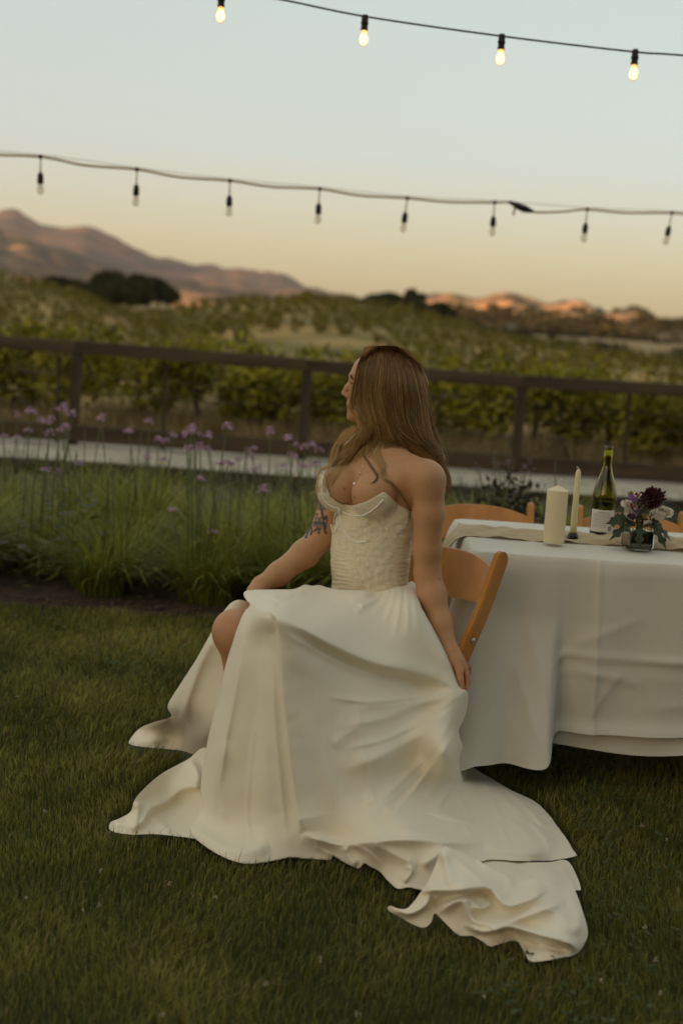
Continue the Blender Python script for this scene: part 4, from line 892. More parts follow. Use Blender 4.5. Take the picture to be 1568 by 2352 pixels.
# ------------------------------------------------------------------ skirt and train: sheets laid out from the folds seen, each standing at its own depth
def rbf(ctrl):
    A = np.array([(x, y) for x, y, s in ctrl], float)/100; b = []
    for x, y, s in ctrl:
        if s == 'g': b.append(PZ(x, y, .022)[1])
        elif isinstance(s, tuple): b.append(PZ(x, y, s[1])[1])
        else: b.append(s)
    b = np.array(b); n = len(A); d = np.linalg.norm(A[:, None]-A[None], axis=-1); K = np.where(d > 0, d*d*np.log(d+1e-12), 0)+1.2e-2*np.eye(n); Pm = np.hstack([np.ones((n, 1)), A])
    M_ = np.block([[K, Pm], [Pm.T, np.zeros((3, 3))]]); w_ = np.linalg.solve(M_, np.concatenate([b, np.zeros(3)]))
    def ev(px, py):
        q = np.stack([px, py], -1)/100; d = np.linalg.norm(q[:, None]-A[None], axis=-1); K = np.where(d > 0, d*d*np.log(d+1e-12), 0); return K@w_[:n]+w_[n]+q@w_[n+1:]
    return ev
DEPTH = np.full((460, 420), np.nan)        # dress depth over the picture in 4 px cells from (200,1300): used to keep grass from growing through
ALLV, ALLF = [], []; NV = 0
def layer(outline, ctrl, strokes, step=4.0, back=.0, wrinkle=.0015, seed=0, smooth_out=True, zmin=.012):
    """outline: (px, py, roundness); strokes: (path, width left, width right, height, fade)"""
    global NV
    o = np.array(outline, float); n = max(40, int(sum(np.hypot(*(o[(i+1) % len(o), :2]-o[i, :2])) for i in range(len(o)))/step))
    cl = np.vstack([o, o[:1]]); Ls = np.concatenate([[0], np.cumsum(np.hypot(*np.diff(cl[:, :2], axis=0).T))]); tt = np.linspace(0, Ls[-1], n, endpoint=False)
    pts = smoothpath(np.vstack([o[-1:], cl, o[1:2]]), 8*n) if smooth_out else None
    if smooth_out:
        lo = np.hypot(*np.diff(pts[:, :2], axis=0).T).cumsum(); lo = np.concatenate([[0], lo]); a = np.hypot(*(o[0, :2]-o[-1, :2])); b_ = lo[-1]-np.hypot(*(o[1, :2]-o[0, :2])); tq = np.linspace(a, b_, n, endpoint=False)
        bd = np.stack([np.interp(tq, lo, pts[:, k]) for k in range(3)], -1)
    else: bd = np.stack([np.interp(tt, Ls, cl[:, k]) for k in range(3)], -1)
    x0, y0 = bd[:, :2].min(0); x1, y1 = bd[:, :2].max(0); gx, gy = np.meshgrid(np.arange(x0, x1, step), np.arange(y0, y1, step*.9)); gx = gx+(np.arange(gx.shape[0]) % 2)[:, None]*step/2; gx = gx.ravel(); gy = gy.ravel()
    ok = inpoly(gx, gy, bd[:, :2]); gx, gy = gx[ok], gy[ok]; D = np.full(len(gx), 1e9)
    for i in range(0, len(bd)): D = np.minimum(D, (gx-bd[i, 0])**2+(gy-bd[i, 1])**2)
    ok = D > (step*.6)**2; gx, gy = gx[ok], gy[ok]
    co_ = [Vector((float(a), float(b))) for a, b in bd[:, :2]]+[Vector((float(a), float(b))) for a, b in zip(gx, gy)]
    vv, ee, ff, *_ = delaunay_2d_cdt(co_, [], [list(range(n))], 1, 1e-4)
    q = np.array([tuple(v) for v in vv]); T = np.array([f for f in ff if len(f) == 3], int)
    px, py = q.T; ev = rbf(ctrl); Y = ev(px, py)
    # distance to the rim and its roundness there
    D = np.full(len(q), 1e9); Rr = np.zeros(len(q))
    for i in range(len(bd)):
        d = (px-bd[i, 0])**2+(py-bd[i, 1])**2; m_ = d < D; D = np.where(m_, d, D); Rr = np.where(m_, bd[i, 2], Rr)
    D = np.sqrt(D); wr = 34.0; e = 1-np.clip(D/wr, 0, 1); Y = Y+Rr*(1-np.sqrt(np.maximum(1-e*e, 0)))
    rel = np.zeros(len(q))
    for st_ in strokes:
        path, wl, wr_, h_ = st_[:4]; fade = st_[4] if len(st_) > 4 else .18
        P_ = smoothpath([(*p, 0) for p in path], 24)[:, :2]; d, sg, al = distpath(px, py, P_); prof = np.where(sg > 0, np.exp(-(d/wr_)**1.6), np.exp(-(d/wl)**1.6))
        fa0, fa1 = fade if isinstance(fade, tuple) else (fade, fade); en = np.clip(al/fa0, 0, 1)*np.clip((1-al)/fa1, 0, 1)
        rel += h_*prof*en
    rel += (wrinkle*.7*fnoise(px*.03, py*.03, seed+3, 3)+.0006*fnoise(px*.085+py*.05, py*.06-px*.04, seed+30, 2))*np.clip(D/10, 0, 1)
    d3 = rays(px, py); P = _C+d3*((Y-rel)/d3[:, 1])[:, None]
    # the sheet lies on the grass, never in it
    low = P[:, 2] < zmin
    if low.any():
        alt = PZ(px[low], py[low], zmin); P[low] = alt
    ix = ((px-200)/4).astype(int); iy = ((py-1300)/4).astype(int); okc = (ix >= 0) & (ix < 420) & (iy >= 0) & (iy < 460)
    cur = DEPTH[iy[okc], ix[okc]]; DEPTH[iy[okc], ix[okc]] = np.fmin(cur, P[okc, 1])
    va = np.cross(P[T[:, 1]]-P[T[:, 0]], P[T[:, 2]]-P[T[:, 0]]); tocam = ((_C-P[T[:, 0]])*va).sum(1) < 0; T[tocam] = T[tocam][:, ::-1]
    ALLV.append(P); ALLF.append(T+NV); n1 = NV; NV += len(P)
    if back:
        inner = D > .5; Bk = P.copy(); th = back*np.sqrt(np.clip(D/90, 0, 1)); Bk[:, 1] += th; Bk[:, 0] += -.03*th*0; mp = np.arange(len(P))+n1; mp[inner] = np.arange(inner.sum())+NV
        ALLV.append(Bk[inner]); ALLF.append(mp[T][:, ::-1]); NV += int(inner.sum())
    return ev
# rear left panel, behind the slit
layer([(556, 1378, .0), (530, 1385, .02), (507, 1414, .03), (488, 1447, .03), (450, 1515, .04), (405, 1585, .05), (387, 1615, .05), (386, 1630, .04), (393, 1646, .02), (355, 1658, 0), (322, 1672, 0), (299, 1698, 0), (301, 1711, 0), (352, 1718, 0), (415, 1724, 0), (446, 1734, 0), (500, 1745, 0), (545, 1700, 0), (560, 1600, 0), (575, 1480, 0), (590, 1400, 0)],
      [(556, 1378, 3.92), (507, 1414, 3.90), (488, 1447, 3.90), (520, 1500, 3.88), (450, 1515, 3.96), (400, 1600, 4.06), (387, 1640, 4.12), (470, 1600, 3.92), (500, 1600, 3.88), (440, 1640, 4.0), (322, 1674, ('z', .055)), (299, 1700, 'g'), (352, 1718, 'g'), (415, 1724, 'g'), (446, 1734, 'g'), (470, 1690, 3.98), (545, 1700, 3.93), (575, 1480, 3.92), (590, 1400, 3.95), (340, 1690, ('z', .05)), (400, 1690, ('z', .05))],
      [([(500, 1440), (455, 1540), (425, 1620), (415, 1680)], 14, 10, .022), ([(478, 1470), (440, 1580), (430, 1650), (470, 1725)], 9, 16, .018), ([(395, 1648), (412, 1670), (418, 1690), (416, 1722)], 7, 16, .020), ([(322, 1672), (360, 1664), (394, 1652)], 12, 8, .015), ([(310, 1706), (370, 1700), (410, 1694)], 10, 8, .012)], step=4, wrinkle=.002, seed=1)
# tail lying on the grass in front of the slit
layer([(474, 1718, 0), (431, 1744, 0), (371, 1777, 0), (330, 1812, 0), (309, 1838, 0), (300, 1864, 0), (276, 1879, 0), (254, 1889, 0), (255, 1908, 0), (300, 1917, 0), (350, 1916, 0), (398, 1920, 0), (447, 1927, 0), (500, 1940, 0), (520, 1880, 0), (520, 1780, 0)],
      [(474, 1718, 3.86), (431, 1744, ('z', .14)), (371, 1777, ('z', .12)), (309, 1838, ('z', .09)), (300, 1864, ('z', .05)), (254, 1889, ('z', .035)), (255, 1908, 'g'), (300, 1917, 'g'), (398, 1920, 'g'), (447, 1927, 'g'), (500, 1940, 'g'), (520, 1880, 3.62), (520, 1780, 3.74), (400, 1830, ('z', .05)), (440, 1800, ('z', .10)), (350, 1860, ('z', .045))],
      [([(470, 1812), (448, 1808), (420, 1812), (398, 1828), (380, 1843), (345, 1860), (318, 1905)], 8, 20, .040, .10), ([(310, 1840), (318, 1858), (312, 1885), (316, 1908)], 8, 14, .028), ([(262, 1893), (290, 1896), (318, 1908)], 6, 10, .018), ([(432, 1746), (450, 1765), (458, 1800)], 8, 12, .020), ([(345, 1875), (375, 1895), (395, 1916)], 6, 14, .016)], step=3.5, wrinkle=.002, seed=2)
def HY(x, y):
    h = hit(x, y); return h[0].y if h[0] is not None else 3.90
def PANEL():
    o_ = []
    for y in np.linspace(1455, 1895, 8):
        xe = float(np.interp(y, [1442, 1520, 1603, 1714, 1811, 1872, 1900], [545, 520, 502, 474, 461, 455, 445])); Yf = float(np.interp(y, [1450, 1900], [3.535, 3.462]))
        o_ += [(xe+.40*(645-xe), y, Yf+.055), (xe+.82*(645-xe), y, Yf)]
    return o_
# main skirt over the knees, hanging to the hem, with the part of the train that lies to the right
layer([(566, 1358, .02), (620, 1356, .02), (672, 1355, .02), (697, 1345, .02), (715, 1347, .02), (735, 1346, .02), (760, 1353, .02), (800, 1356, .02), (840, 1357, .02), (863, 1360, .01), (885, 1356, 0), (910, 1348, 0), (935, 1341, 0), (948, 1337, 0), (956, 1348, .02), (968, 1395, .04), (1000, 1452, .05), (1030, 1510, .05), (1050, 1555, .04), (1058, 1577, .02), (1066, 1582, .01), (1075, 1597, .02), (1072, 1630, .05), (1063, 1660, .06), (1054, 1682, .05), (1063, 1718, .02), (1066, 1750, 0), (1095, 1772, 0), (1130, 1793, 0), (1180, 1822, 0), (1232, 1847, 0), (1262, 1875, 0), (1283, 1903, 0), (1303, 1930, 0), (1318, 1956, 0), (1320, 1968, 0), (1257, 1979, 0), (1190, 1979, 0), (1124, 1976, 0), (1090, 1990, 0), (1020, 2035, 0), (978, 2046, 0), (940, 2040, 0), (912, 2042, 0), (888, 2022, 0), (871, 2003, 0), (850, 1992, 0), (836, 1985, 0), (823, 1996, 0), (795, 1985, 0), (767, 1968, 0), (757, 1976, 0), (710, 1974, 0), (666, 1971, 0), (630, 1978, 0), (600, 1983, 0), (562, 1985, 0), (525, 1975, 0), (491, 1958, 0), (447, 1926, 0), (436, 1905, .0), (440, 1895, .0), (455, 1872, .02), (463, 1850, .04), (461, 1811, .05), (466, 1755, .05), (474, 1714, .05), (486, 1658, .04), (502, 1603, .03), (509, 1566, .02), (520, 1520, .02), (531, 1485, .02), (545, 1442, .02), (558, 1410, .02), (573, 1391, .02), (566, 1380, .01), (559, 1368, .01)],
      [(566, 1358, 3.86), (620, 1356, 3.88), (697, 1345, 3.93), (735, 1346, 3.965), (790, 1357, 3.90), (840, 1358, 3.885), (863, 1360, HY(863, 1360)-.006), (885, 1356, HY(885, 1356)-.004), (910, 1348, HY(910, 1348)-.004), (940, 1341, HY(938, 1341)-.004), (905, 1375, 3.86), (945, 1375, 3.86), (968, 1395, 3.835), (1000, 1455, 3.815), (1030, 1510, 3.805), (1062, 1578, 3.800), (1074, 1598, 3.81), (1063, 1660, 3.86), (1054, 1682, 3.84), (1052, 1720, 3.81), (1050, 1745, 3.81), (1046, 1770, 3.81), (1032, 1790, 3.80), (1066, 1748, 'g'), (1084, 1772, ('z', .03)), (1066, 1790, ('z', .07)),
       (573, 1391, 3.71), (560, 1410, 3.69), (545, 1442, 3.67), (520, 1520, 3.66), (502, 1603, 3.645), (474, 1714, 3.63), (461, 1811, 3.615), (455, 1872, 3.60), (436, 1905, ('z', .03)), (447, 1926, 'g'),
       (600, 1398, 3.60), (630, 1403, 3.555), (655, 1420, 3.53), *PANEL(), (562, 1982, 'g'), (491, 1958, 'g'), (666, 1971, 'g'), (757, 1974, 'g'), (690, 1850, 3.462), (690, 1700, 3.49), (680, 1550, 3.515),
       (700, 1385, 3.74), (760, 1385, 3.80), (830, 1400, 3.79), (900, 1420, 3.79), (740, 1430, 3.62), (820, 1480, 3.66), (920, 1520, 3.72), (1000, 1560, 3.79), (780, 1550, 3.585), (880, 1600, 3.66), (980, 1640, 3.74), (780, 1700, 3.53), (880, 1740, 3.575), (980, 1740, 3.68), (780, 1850, 3.475), (860, 1850, 3.50), (930, 1840, 3.58), (705, 1915, 3.43), (780, 1930, ('z', .07)), (860, 1930, ('z', .11)), (940, 1900, ('z', .14)), (1000, 1850, ('z', .12)), (1100, 1790, 'g'),
       (1130, 1793, 'g'), (1232, 1847, 'g'), (1283, 1903, 'g'), (1318, 1958, 'g'), (1257, 1979, 'g'), (1124, 1976, ('z', .06)), (1100, 1850, ('z', .07)), (1190, 1880, ('z', .06)), (1230, 1940, ('z', .06)), (1120, 1930, ('z', .08)), (1020, 1940, ('z', .11)), (940, 1985, ('z', .07)), (823, 1994, 'g'), (912, 2040, 'g'), (978, 2044, 'g'), (871, 2003, 'g')],
      [ # crease where the front panel edge falls from the knee
       ([(600, 1405), (615, 1402), (632, 1412), (640, 1450), (644, 1520), (652, 1620), (665, 1740), (680, 1850), (692, 1915)], 46, 4, .022, .06),
       ([(575, 1400), (560, 1450), (553, 1530), (530, 1640), (505, 1740), (490, 1830), (500, 1900)], 16, 20, .016, .10),
       ([(606, 1415), (596, 1520), (588, 1640), (572, 1780), (575, 1900), (600, 1960)], 24, 26, -.018, .12), ([(520, 1700), (508, 1800), (520, 1900)], 16, 18, .012),
       ([(636, 1412), (690, 1440), (760, 1480), (850, 1520), (950, 1545), (1055, 1578)], 26, 14, .030, .14), ([(660, 1450), (740, 1500), (850, 1550), (960, 1570), (1040, 1582)], 20, 26, -.020, .2),
       ([(1064, 1590), (1020, 1640), (960, 1690), (870, 1740), (780, 1770)], 18, 22, .020, .2), ([(1066, 1600), (1030, 1690), (960, 1780), (890, 1840), (830, 1880)], 12, 16, .016, .2), ([(1060, 1592), (980, 1610), (880, 1650), (770, 1670)], 14, 18, .012, .2), ([(1040, 1690), (1000, 1760), (955, 1830)], 14, 16, -.014, .25), ([(1066, 1610), (1040, 1690), (985, 1770), (920, 1850), (880, 1900)], 20, 7, .026, .12), ([(1050, 1600), (940, 1615), (800, 1625)], 16, 20, .010, .2), ([(1062, 1600), (1000, 1700), (920, 1790), (840, 1850)], 16, 18, .010),
       ([(900, 1880), (885, 1850), (860, 1840), (835, 1850)], 10, 12, .012), ([(760, 1720), (790, 1690), (830, 1670)], 14, 16, .006), ([(690, 1640), (730, 1740), (760, 1860)], 20, 20, .006),
       # fine crisp creases
       ([(1062, 1586), (960, 1600), (850, 1612), (740, 1600)], 5, 9, .006, .2), ([(1064, 1588), (980, 1650), (880, 1700), (790, 1720)], 5, 9, .006, .2), ([(1068, 1600), (1010, 1700), (930, 1790), (850, 1860)], 5, 9, .007, .2), ([(1072, 1612), (1052, 1700), (1010, 1790), (960, 1860)], 5, 8, .006, .2), ([(720, 1520), (740, 1650), (765, 1800), (800, 1920)], 6, 10, .005, .25), ([(820, 1560), (830, 1680), (850, 1800), (880, 1910)], 6, 10, .005, .25), ([(650, 1450), (700, 1480), (790, 1530), (880, 1560)], 5, 8, .006, .2),
       ([(560, 1440), (545, 1560), (520, 1700), (500, 1840)], 5, 8, .006, .2), ([(625, 1500), (632, 1650), (645, 1800), (662, 1940)], 5, 8, .005, .2), ([(590, 1640), (575, 1760), (570, 1880), (590, 1965)], 5, 9, .006, .2),
       ([(1066, 1756), (1110, 1820), (1150, 1900), (1180, 1960)], 5, 8, .008, .15), ([(1072, 1758), (1150, 1820), (1230, 1900), (1290, 1950)], 5, 8, .007, .15), ([(1040, 1800), (1050, 1860), (1090, 1930)], 5, 8, .007, .15), ([(900, 1900), (980, 1915), (1060, 1925), (1130, 1935)], 4, 8, .008, .2), ([(800, 1935), (850, 1960), (880, 1995)], 4, 7, .008, .2), ([(720, 1940), (745, 1955), (765, 1966)], 4, 7, .006, .2),
       # gathers at the waist
       ([(893, 1354), (880, 1385), (850, 1415)], 7, 7, .013, (.06, .75)), ([(907, 1350), (898, 1392), (878, 1440)], 6, 6, .012, (.06, .75)), ([(920, 1346), (916, 1400), (905, 1470)], 6, 7, .013, (.06, .75)), ([(932, 1343), (936, 1400), (935, 1470)], 6, 6, .012, (.06, .75)), ([(942, 1340), (954, 1400), (968, 1470)], 6, 6, .011, (.06, .75)), ([(950, 1335), (975, 1410), (1010, 1490), (1045, 1560)], 9, 9, .012), ([(876, 1359), (862, 1376), (826, 1394)], 7, 7, .011, .1), ([(740, 1352), (790, 1362), (862, 1366)], 5, 12, .012), ([(800, 1372), (830, 1392), (812, 1410)], 8, 8, .008),
       # roll held by the hand on the knee
       ([(561, 1366), (600, 1363), (680, 1360), (720, 1355)], 7, 7, .012), ([(565, 1380), (590, 1374), (620, 1371)], 6, 6, -.010), ([(620, 1372), (660, 1366), (720, 1364)], 6, 7, -.008), ([(573, 1391), (610, 1385), (640, 1390)], 8, 12, .010),
       # where the skirt meets the train
       ([(692, 1915), (740, 1930), (790, 1940), (860, 1932), (950, 1928), (1110, 1938)], 6, 14, .030, .10), ([(440, 1902), (470, 1920), (510, 1945), (560, 1955), (620, 1940)], 14, 22, .024, .12), ([(790, 1942), (800, 1965), (820, 1990)], 8, 12, .018), ([(840, 1936), (900, 1960), (960, 1990)], 12, 14, .020), ([(930, 1990), (945, 2000), (925, 2030)], 6, 10, .018), ([(965, 1990), (1000, 1965), (1020, 1945)], 8, 14, .02),
       ([(1062, 1752), (1040, 1800), (1010, 1850), (1005, 1880)], 8, 16, .022), ([(1070, 1756), (1100, 1800), (1140, 1850), (1230, 1930)], 12, 14, .020), ([(1050, 1800), (1060, 1850), (1040, 1900)], 10, 10, .016), ([(1130, 1800), (1180, 1850), (1255, 1930), (1257, 1975)], 14, 9, .018), ([(1110, 1940), (1180, 1955), (1260, 1960)], 10, 14, .020)], step=3.2, back=.20, wrinkle=.0025, seed=3)
# second layer of the train showing below the first hem
layer([(1110, 1968, 0), (1190, 1979, 0), (1257, 1980, 0), (1300, 1976, 0), (1322, 2008, 0), (1333, 2043, 0), (1318, 2048, 0), (1330, 2090, 0), (1290, 2110, 0), (1180, 2080, 0), (1100, 2040, 0), (1080, 1990, 0)],
      [(1110, 1968, ('z', .05)), (1190, 1979, ('z', .035)), (1257, 1980, ('z', .03)), (1300, 1976, 'g'), (1322, 2008, 'g'), (1333, 2043, 'g'), (1318, 2048, 'g'), (1330, 2090, 'g'), (1290, 2110, 'g'), (1180, 2080, 'g'), (1100, 2040, ('z', .05)), (1250, 2000, ('z', .075)), (1180, 2010, ('z', .09)), (1240, 2050, ('z', .07))],
      [([(1120, 1985), (1190, 1992), (1257, 1990)], 8, 10, .016), ([(1265, 1990), (1255, 2020), (1245, 2050)], 8, 10, .018), ([(1290, 1985), (1300, 2010), (1325, 2042)], 8, 10, .014)], step=3.5, seed=4)
# the heaped front of the train
layer([(1016, 1946, .0), (1040, 1950, 0), (1090, 1972, 0), (1140, 2000, 0), (1200, 2020, 0), (1262, 2000, .0), (1300, 2010, .0), (1320, 2045, 0), (1338, 2095, 0), (1349, 2138, .01), (1343, 2165, .01), (1323, 2191, .01), (1290, 2200, 0), (1222, 2209, 0), (1205, 2190, 0), (1190, 2165, 0), (1176, 2161, 0), (1150, 2167, 0), (1125, 2174, 0), (1108, 2163, 0), (1085, 2150, 0), (1066, 2150, 0), (1049, 2146, 0), (1020, 2118, 0), (998, 2098, 0), (990, 2118, 0), (973, 2131, 0), (945, 2122, 0), (917, 2106, 0), (895, 2094, 0), (889, 2085, 0), (897, 2080, 0), (915, 2087, 0), (934, 2086, 0), (950, 2070, 0), (966, 2048, 0), (985, 2020, 0), (1000, 1985, 0)],
      [(1016, 1946, ('z', .17)), (1040, 1950, ('z', .165)), (1090, 1972, ('z', .14)), (1140, 2000, ('z', .12)), (1200, 2020, ('z', .10)), (1262, 2000, ('z', .09)), (1300, 2010, ('z', .06)), (1338, 2095, ('z', .06)), (1349, 2138, ('z', .05)), (1323, 2191, ('z', .03)), (1222, 2209, 'g'), (1190, 2165, 'g'), (1125, 2174, 'g'), (1085, 2150, 'g'), (1049, 2146, 'g'), (998, 2098, ('z', .05)), (973, 2131, 'g'), (917, 2106, 'g'), (889, 2086, ('z', .04)), (934, 2086, ('z', .055)), (966, 2048, ('z', .09)), (1000, 1985, ('z', .13)), (1060, 2030, ('z', .13)), (1150, 2060, ('z', .10)), (1250, 2060, ('z', .10)), (1300, 2130, ('z', .085)), (1200, 2130, ('z', .06)), (1100, 2110, ('z', .06))],
      [([(1016, 1950), (1025, 1990), (1035, 2040)], 14, 10, 0.027), ([(963, 2052), (990, 2046), (1050, 2046), (1120, 2040), (1140, 2060), (1165, 2082), (1220, 2066), (1255, 2040)], 26, 6, 0.046, .08), ([(985, 2085), (1030, 2062), (1100, 2048), (1140, 2065)], 7, 10, -0.024, .12), ([(1000, 2098), (1060, 2068), (1085, 2115), (1150, 2122), (1220, 2100), (1300, 2070)], 12, 10, 0.035, .1), ([(1080, 2085), (1110, 2085), (1130, 2070)], 6, 8, 0.022), ([(1060, 2120), (1110, 2140), (1170, 2130), (1230, 2145), (1300, 2165), (1330, 2185)], 10, 7, 0.041, .12), ([(1190, 2160), (1240, 2175), (1310, 2185)], 8, 10, -0.022), ([(900, 2088), (940, 2098), (975, 2080), (990, 2050)], 8, 7, 0.027), ([(1095, 1975), (1160, 2010), (1180, 2050)], 12, 14, 0.022), ([(1030, 1960), (1080, 2000), (1120, 2035)], 4, 8, .010, .2), ([(1060, 2060), (1090, 2075), (1110, 2100)], 4, 6, .012, .2), ([(1180, 2030), (1230, 2020), (1290, 2030)], 4, 8, .010, .2), ([(1200, 2080), (1260, 2090), (1320, 2120)], 4, 8, .010, .2), ([(1120, 2125), (1160, 2150), (1185, 2160)], 4, 6, .012, .2), ([(1230, 2165), (1260, 2185), (1290, 2196)], 4, 6, .010, .2), ([(1300, 2040), (1330, 2100), (1320, 2150)], 14, 14, 0.019)], step=3.5, back=.0, wrinkle=.003, seed=5)
M_satin = mat('ivory_satin', (.83, .775, .625), .58, (.80, .745, .595), 2.0, spec=.25, sheen=.12, bump=.05, bscale=700, dist=.0008)
sk_o = link('skirt', npmesh('skirt', np.vstack(ALLV), np.vstack(ALLF), M_satin, True)); sk_o.parent = dress
sm = sk_o.modifiers.new('soften', 'SMOOTH'); sm.factor = .3; sm.iterations = 1
BV_SK = BVHTree.FromPolygons([tuple(q) for q in np.vstack(ALLV)], [tuple(int(x) for x in q) for q in np.vstack(ALLF)])
# ------------------------------------------------------------------ hair
def hairmass():
    s = SDF((-.16, 3.90, .92), (.36, 4.28, 1.40), .004)
    s.ell(p3(893, 880, 4.085), (FD, HS, UV), (.098, .088, .106), .02)
    s.cone(p3(872, 850, 4.055), p3(866, 960, 4.045), .058, .040, .03)
    s.cone(p3(905, 890, 4.06), p3(906, 995, 4.055), .075, .052, .03)
    s.cone(p3(930, 890, 4.09), p3(950, 1005, 4.075), .070, .048, .03)
    s.cone(p3(843, 850, 4.045), p3(832, 945, 4.035), .030, .020, .025)
    s.cone(p3(832, 945, 4.035), p3(838, 1000, 4.03), .022, .018, .02)
    s.cone(p3(955, 980, 4.095), p3(1003, 1052, 4.105), .046, .026, .03); s.cone(p3(925, 985, 4.08), p3(960, 1040, 4.10), .045, .030, .03)
    s.cone(p3(852, 985, 4.10), p3(795, 1040, 4.09), .028, .022, .02); s.cone(p3(795, 1040, 4.09), p3(770, 1085, 4.07), .022, .010, .02)
    return s.nets()
HV, HF = hairmass()
def hair_colour(P):
    px, py = PJ(P); t = np.clip((py-880)/180, 0, 1); l = 1.25*np.clip((880-px)/45, 0, 1)*np.clip((py-915)/60, 0, 1)
    b = np.clip(.80*np.maximum(t*.75*np.clip((930-px)/70, .12, 1), l), 0, 1); return np.array([.34, .205, .080])*(1-b[:, None])+np.array([.68, .445, .190])*b[:, None]
M_hairb = mat('hair_under', (1, 1, 1), .6, attr=True, spec=.25)
hb = keep(link('hair', npmesh('hair', HV, HF, M_hairb, True, hair_colour(HV)*.9)), bride); hb['label'] = 'long brown hair fading to dark blonde waves'
sm = hb.modifiers.new('soften', 'SMOOTH'); sm.factor = .5; sm.iterations = 4
BVH_H = BVHTree.FromPolygons([tuple(q) for q in HV], [tuple(int(x) for x in q) for q in HF])
GU = [[(837, 799), (825, 831), (813, 878), (806, 917), (810, 942), (826, 972), (830, 1000), (808, 1030), (780, 1060), (757, 1090), (735, 1130)],
      [(846, 797), (831, 831), (822, 878), (818, 921), (827, 962), (836, 985), (832, 1020), (815, 1050), (800, 1075), (778, 1100), (760, 1125)],
      [(853, 796), (839, 831), (833, 878), (833, 925), (846, 971), (853, 1003), (848, 1035), (840, 1060), (832, 1075)],
      [(875, 795), (869, 831), (862, 893), (870, 940), (880, 980), (884, 1010), (872, 1040), (865, 1060)],
      [(890, 795), (900, 846), (898, 909), (906, 956), (922, 990), (950, 1012), (976, 1024)],
      [(906, 796), (928, 846), (942, 909), (945, 971), (965, 1010), (986, 1030), (1000, 1055)],
      [(922, 799), (953, 846), (970, 909), (982, 971), (994, 1014), (1006, 1050), (1014, 1075)],
      [(930, 801), (965, 839), (979, 893), (989, 956), (1000, 1005), (1014, 1050), (1022, 1085)]]
HR = 36
GP = np.array([smoothpath([(*p, 0) for p in g], HR)[:, :2] for g in GU])
def strands(n, seed, jit, lift, rad, wave=0.0, mb=None, cols=None, guides=None, tail=1.0):
    r = np.random.default_rng(seed); G = GP if guides is None else guides
    for i in range(n):
        g = r.uniform(0, len(G)-1); k = min(int(g), len(G)-2); u = g-k; P = G[k]*(1-u)+G[k+1]*u; P = P+np.cumsum(r.normal(0, jit*.16, (HR, 2)), 0)*np.linspace(.2, 1, HR)[:, None]+r.normal(0, jit, 2)*np.linspace(.3, 1, HR)[:, None]
        ph = r.uniform(0, 6.28); tt = np.linspace(0, 1, HR); P[:, 0] += wave*np.sin(tt*9+ph)*np.clip((tt-.55)*3, 0, 1); end = int(HR*r.uniform(.78, 1.0)*tail); P = P[:max(8, end)]
        st0 = r.integers(0, 5) if r.random() < .5 else 0; P = P[st0:]
        lastY = 4.0; Q = []; lf = lift*r.uniform(.2, 1.3)
        for x, y in P:
            h = hit(x, y, BVH_H); h2 = hit(x, y, BODY)
            if h[0] is not None: tgt = h[0].y-.001-lf
            else: tgt = lastY
            if h2[0] is not None and x < 960 and (h[0] is None or h2[0].y < tgt+.004): tgt = min(tgt, h2[0].y-.003)
            lastY = lastY*.45+tgt*.55 if Q else tgt
            if h[0] is not None: lastY = min(lastY, h[0].y-.0006)
            Q.append(PY(x, y, lastY))
        Q = np.array(Q); w_ = rad*r.uniform(.6, 1.3)*np.concatenate([np.full(len(Q)-6, 1.0), np.linspace(1, .25, 6)])
        n0 = sum(len(q) for q in mb.v[-1:]) ; mb.tube(Q, w_, 3, False); c = hair_colour(Q); c = c*math.exp(r.normal(-.05, .48))*np.array([1, r.uniform(.95, 1.05), r.uniform(.85, 1.1)]); c = c*np.minimum(1, .70/c.max(1))[:, None]; cols.append(np.repeat(c, 3, 0))
M_hair = mat('hair_strand', (1, 1, 1), .42, attr=True, spec=.5, transl=.15)
m = MB(); cc = []
strands(1500, 21, 2.6, .005, .0006, 6, m, cc); strands(260, 22, 4.5, .010, .00035, 6, m, cc); strands(620, 23, 2.2, .005, .0013, 5, m, cc)
sho = link('strands', m.mesh('strands', M_hair, True, np.vstack(cc))); sho.parent = hb; sho.matrix_parent_inverse = hb.matrix_parent_inverse.copy() @ Matrix.Identity(4); sho.matrix_parent_inverse = Matrix.Identity(4)
m = MB(); cc = []
def lock(path, n, seed, spread, Y=None, rad=.0005, behind=False, tone=1.0):
    r = np.random.default_rng(seed); base_ = smoothpath([(*p, 0) for p in path], HR)[:, :2]
    for i in range(n):
        P = base_+r.normal(0, spread, 2)*np.linspace(1, .45, HR)[:, None]+np.cumsum(r.normal(0, .22, (HR, 2)), 0); P = P[:int(HR*r.uniform(.75, 1))]; Q = []; ly = Y if Y else 4.0
        for x, y in P:
            h = hit(x, y, BODY); h2 = hit(x, y, BVB); h3 = hit(x, y, BVH_H); c = [q[0].y for q in (h, h2, h3) if q[0] is not None]
            if behind: c = []
            t = min(c)-.004 if c and min(c) < 4.25 else ly; ly = ly*.5+t*.5; 
            if c: ly = min(ly, min(c)-.002)
            Q.append(PY(x, y, ly))
        Q = np.array(Q); m.tube(Q, rad*r.uniform(.6, 1.2)*np.linspace(1, .35, len(Q)), 3, False); c = hair_colour(Q)*tone*r.uniform(.7, 1.4); c = c*np.minimum(1, .72/c.max(1))[:, None]; cc.append(np.repeat(c, 3, 0))
lock([(846, 985), (834, 1012), (832, 1040), (851, 1071), (866, 1093), (859, 1107), (845, 1110)], 46, 1, 1.5, None, .0006, False, .32)
lock([(860, 1005), (872, 1047), (883, 1068), (878, 1096), (901, 1112), (929, 1149), (940, 1173), (936, 1205), (920, 1235)], 22, 2, 2.4)
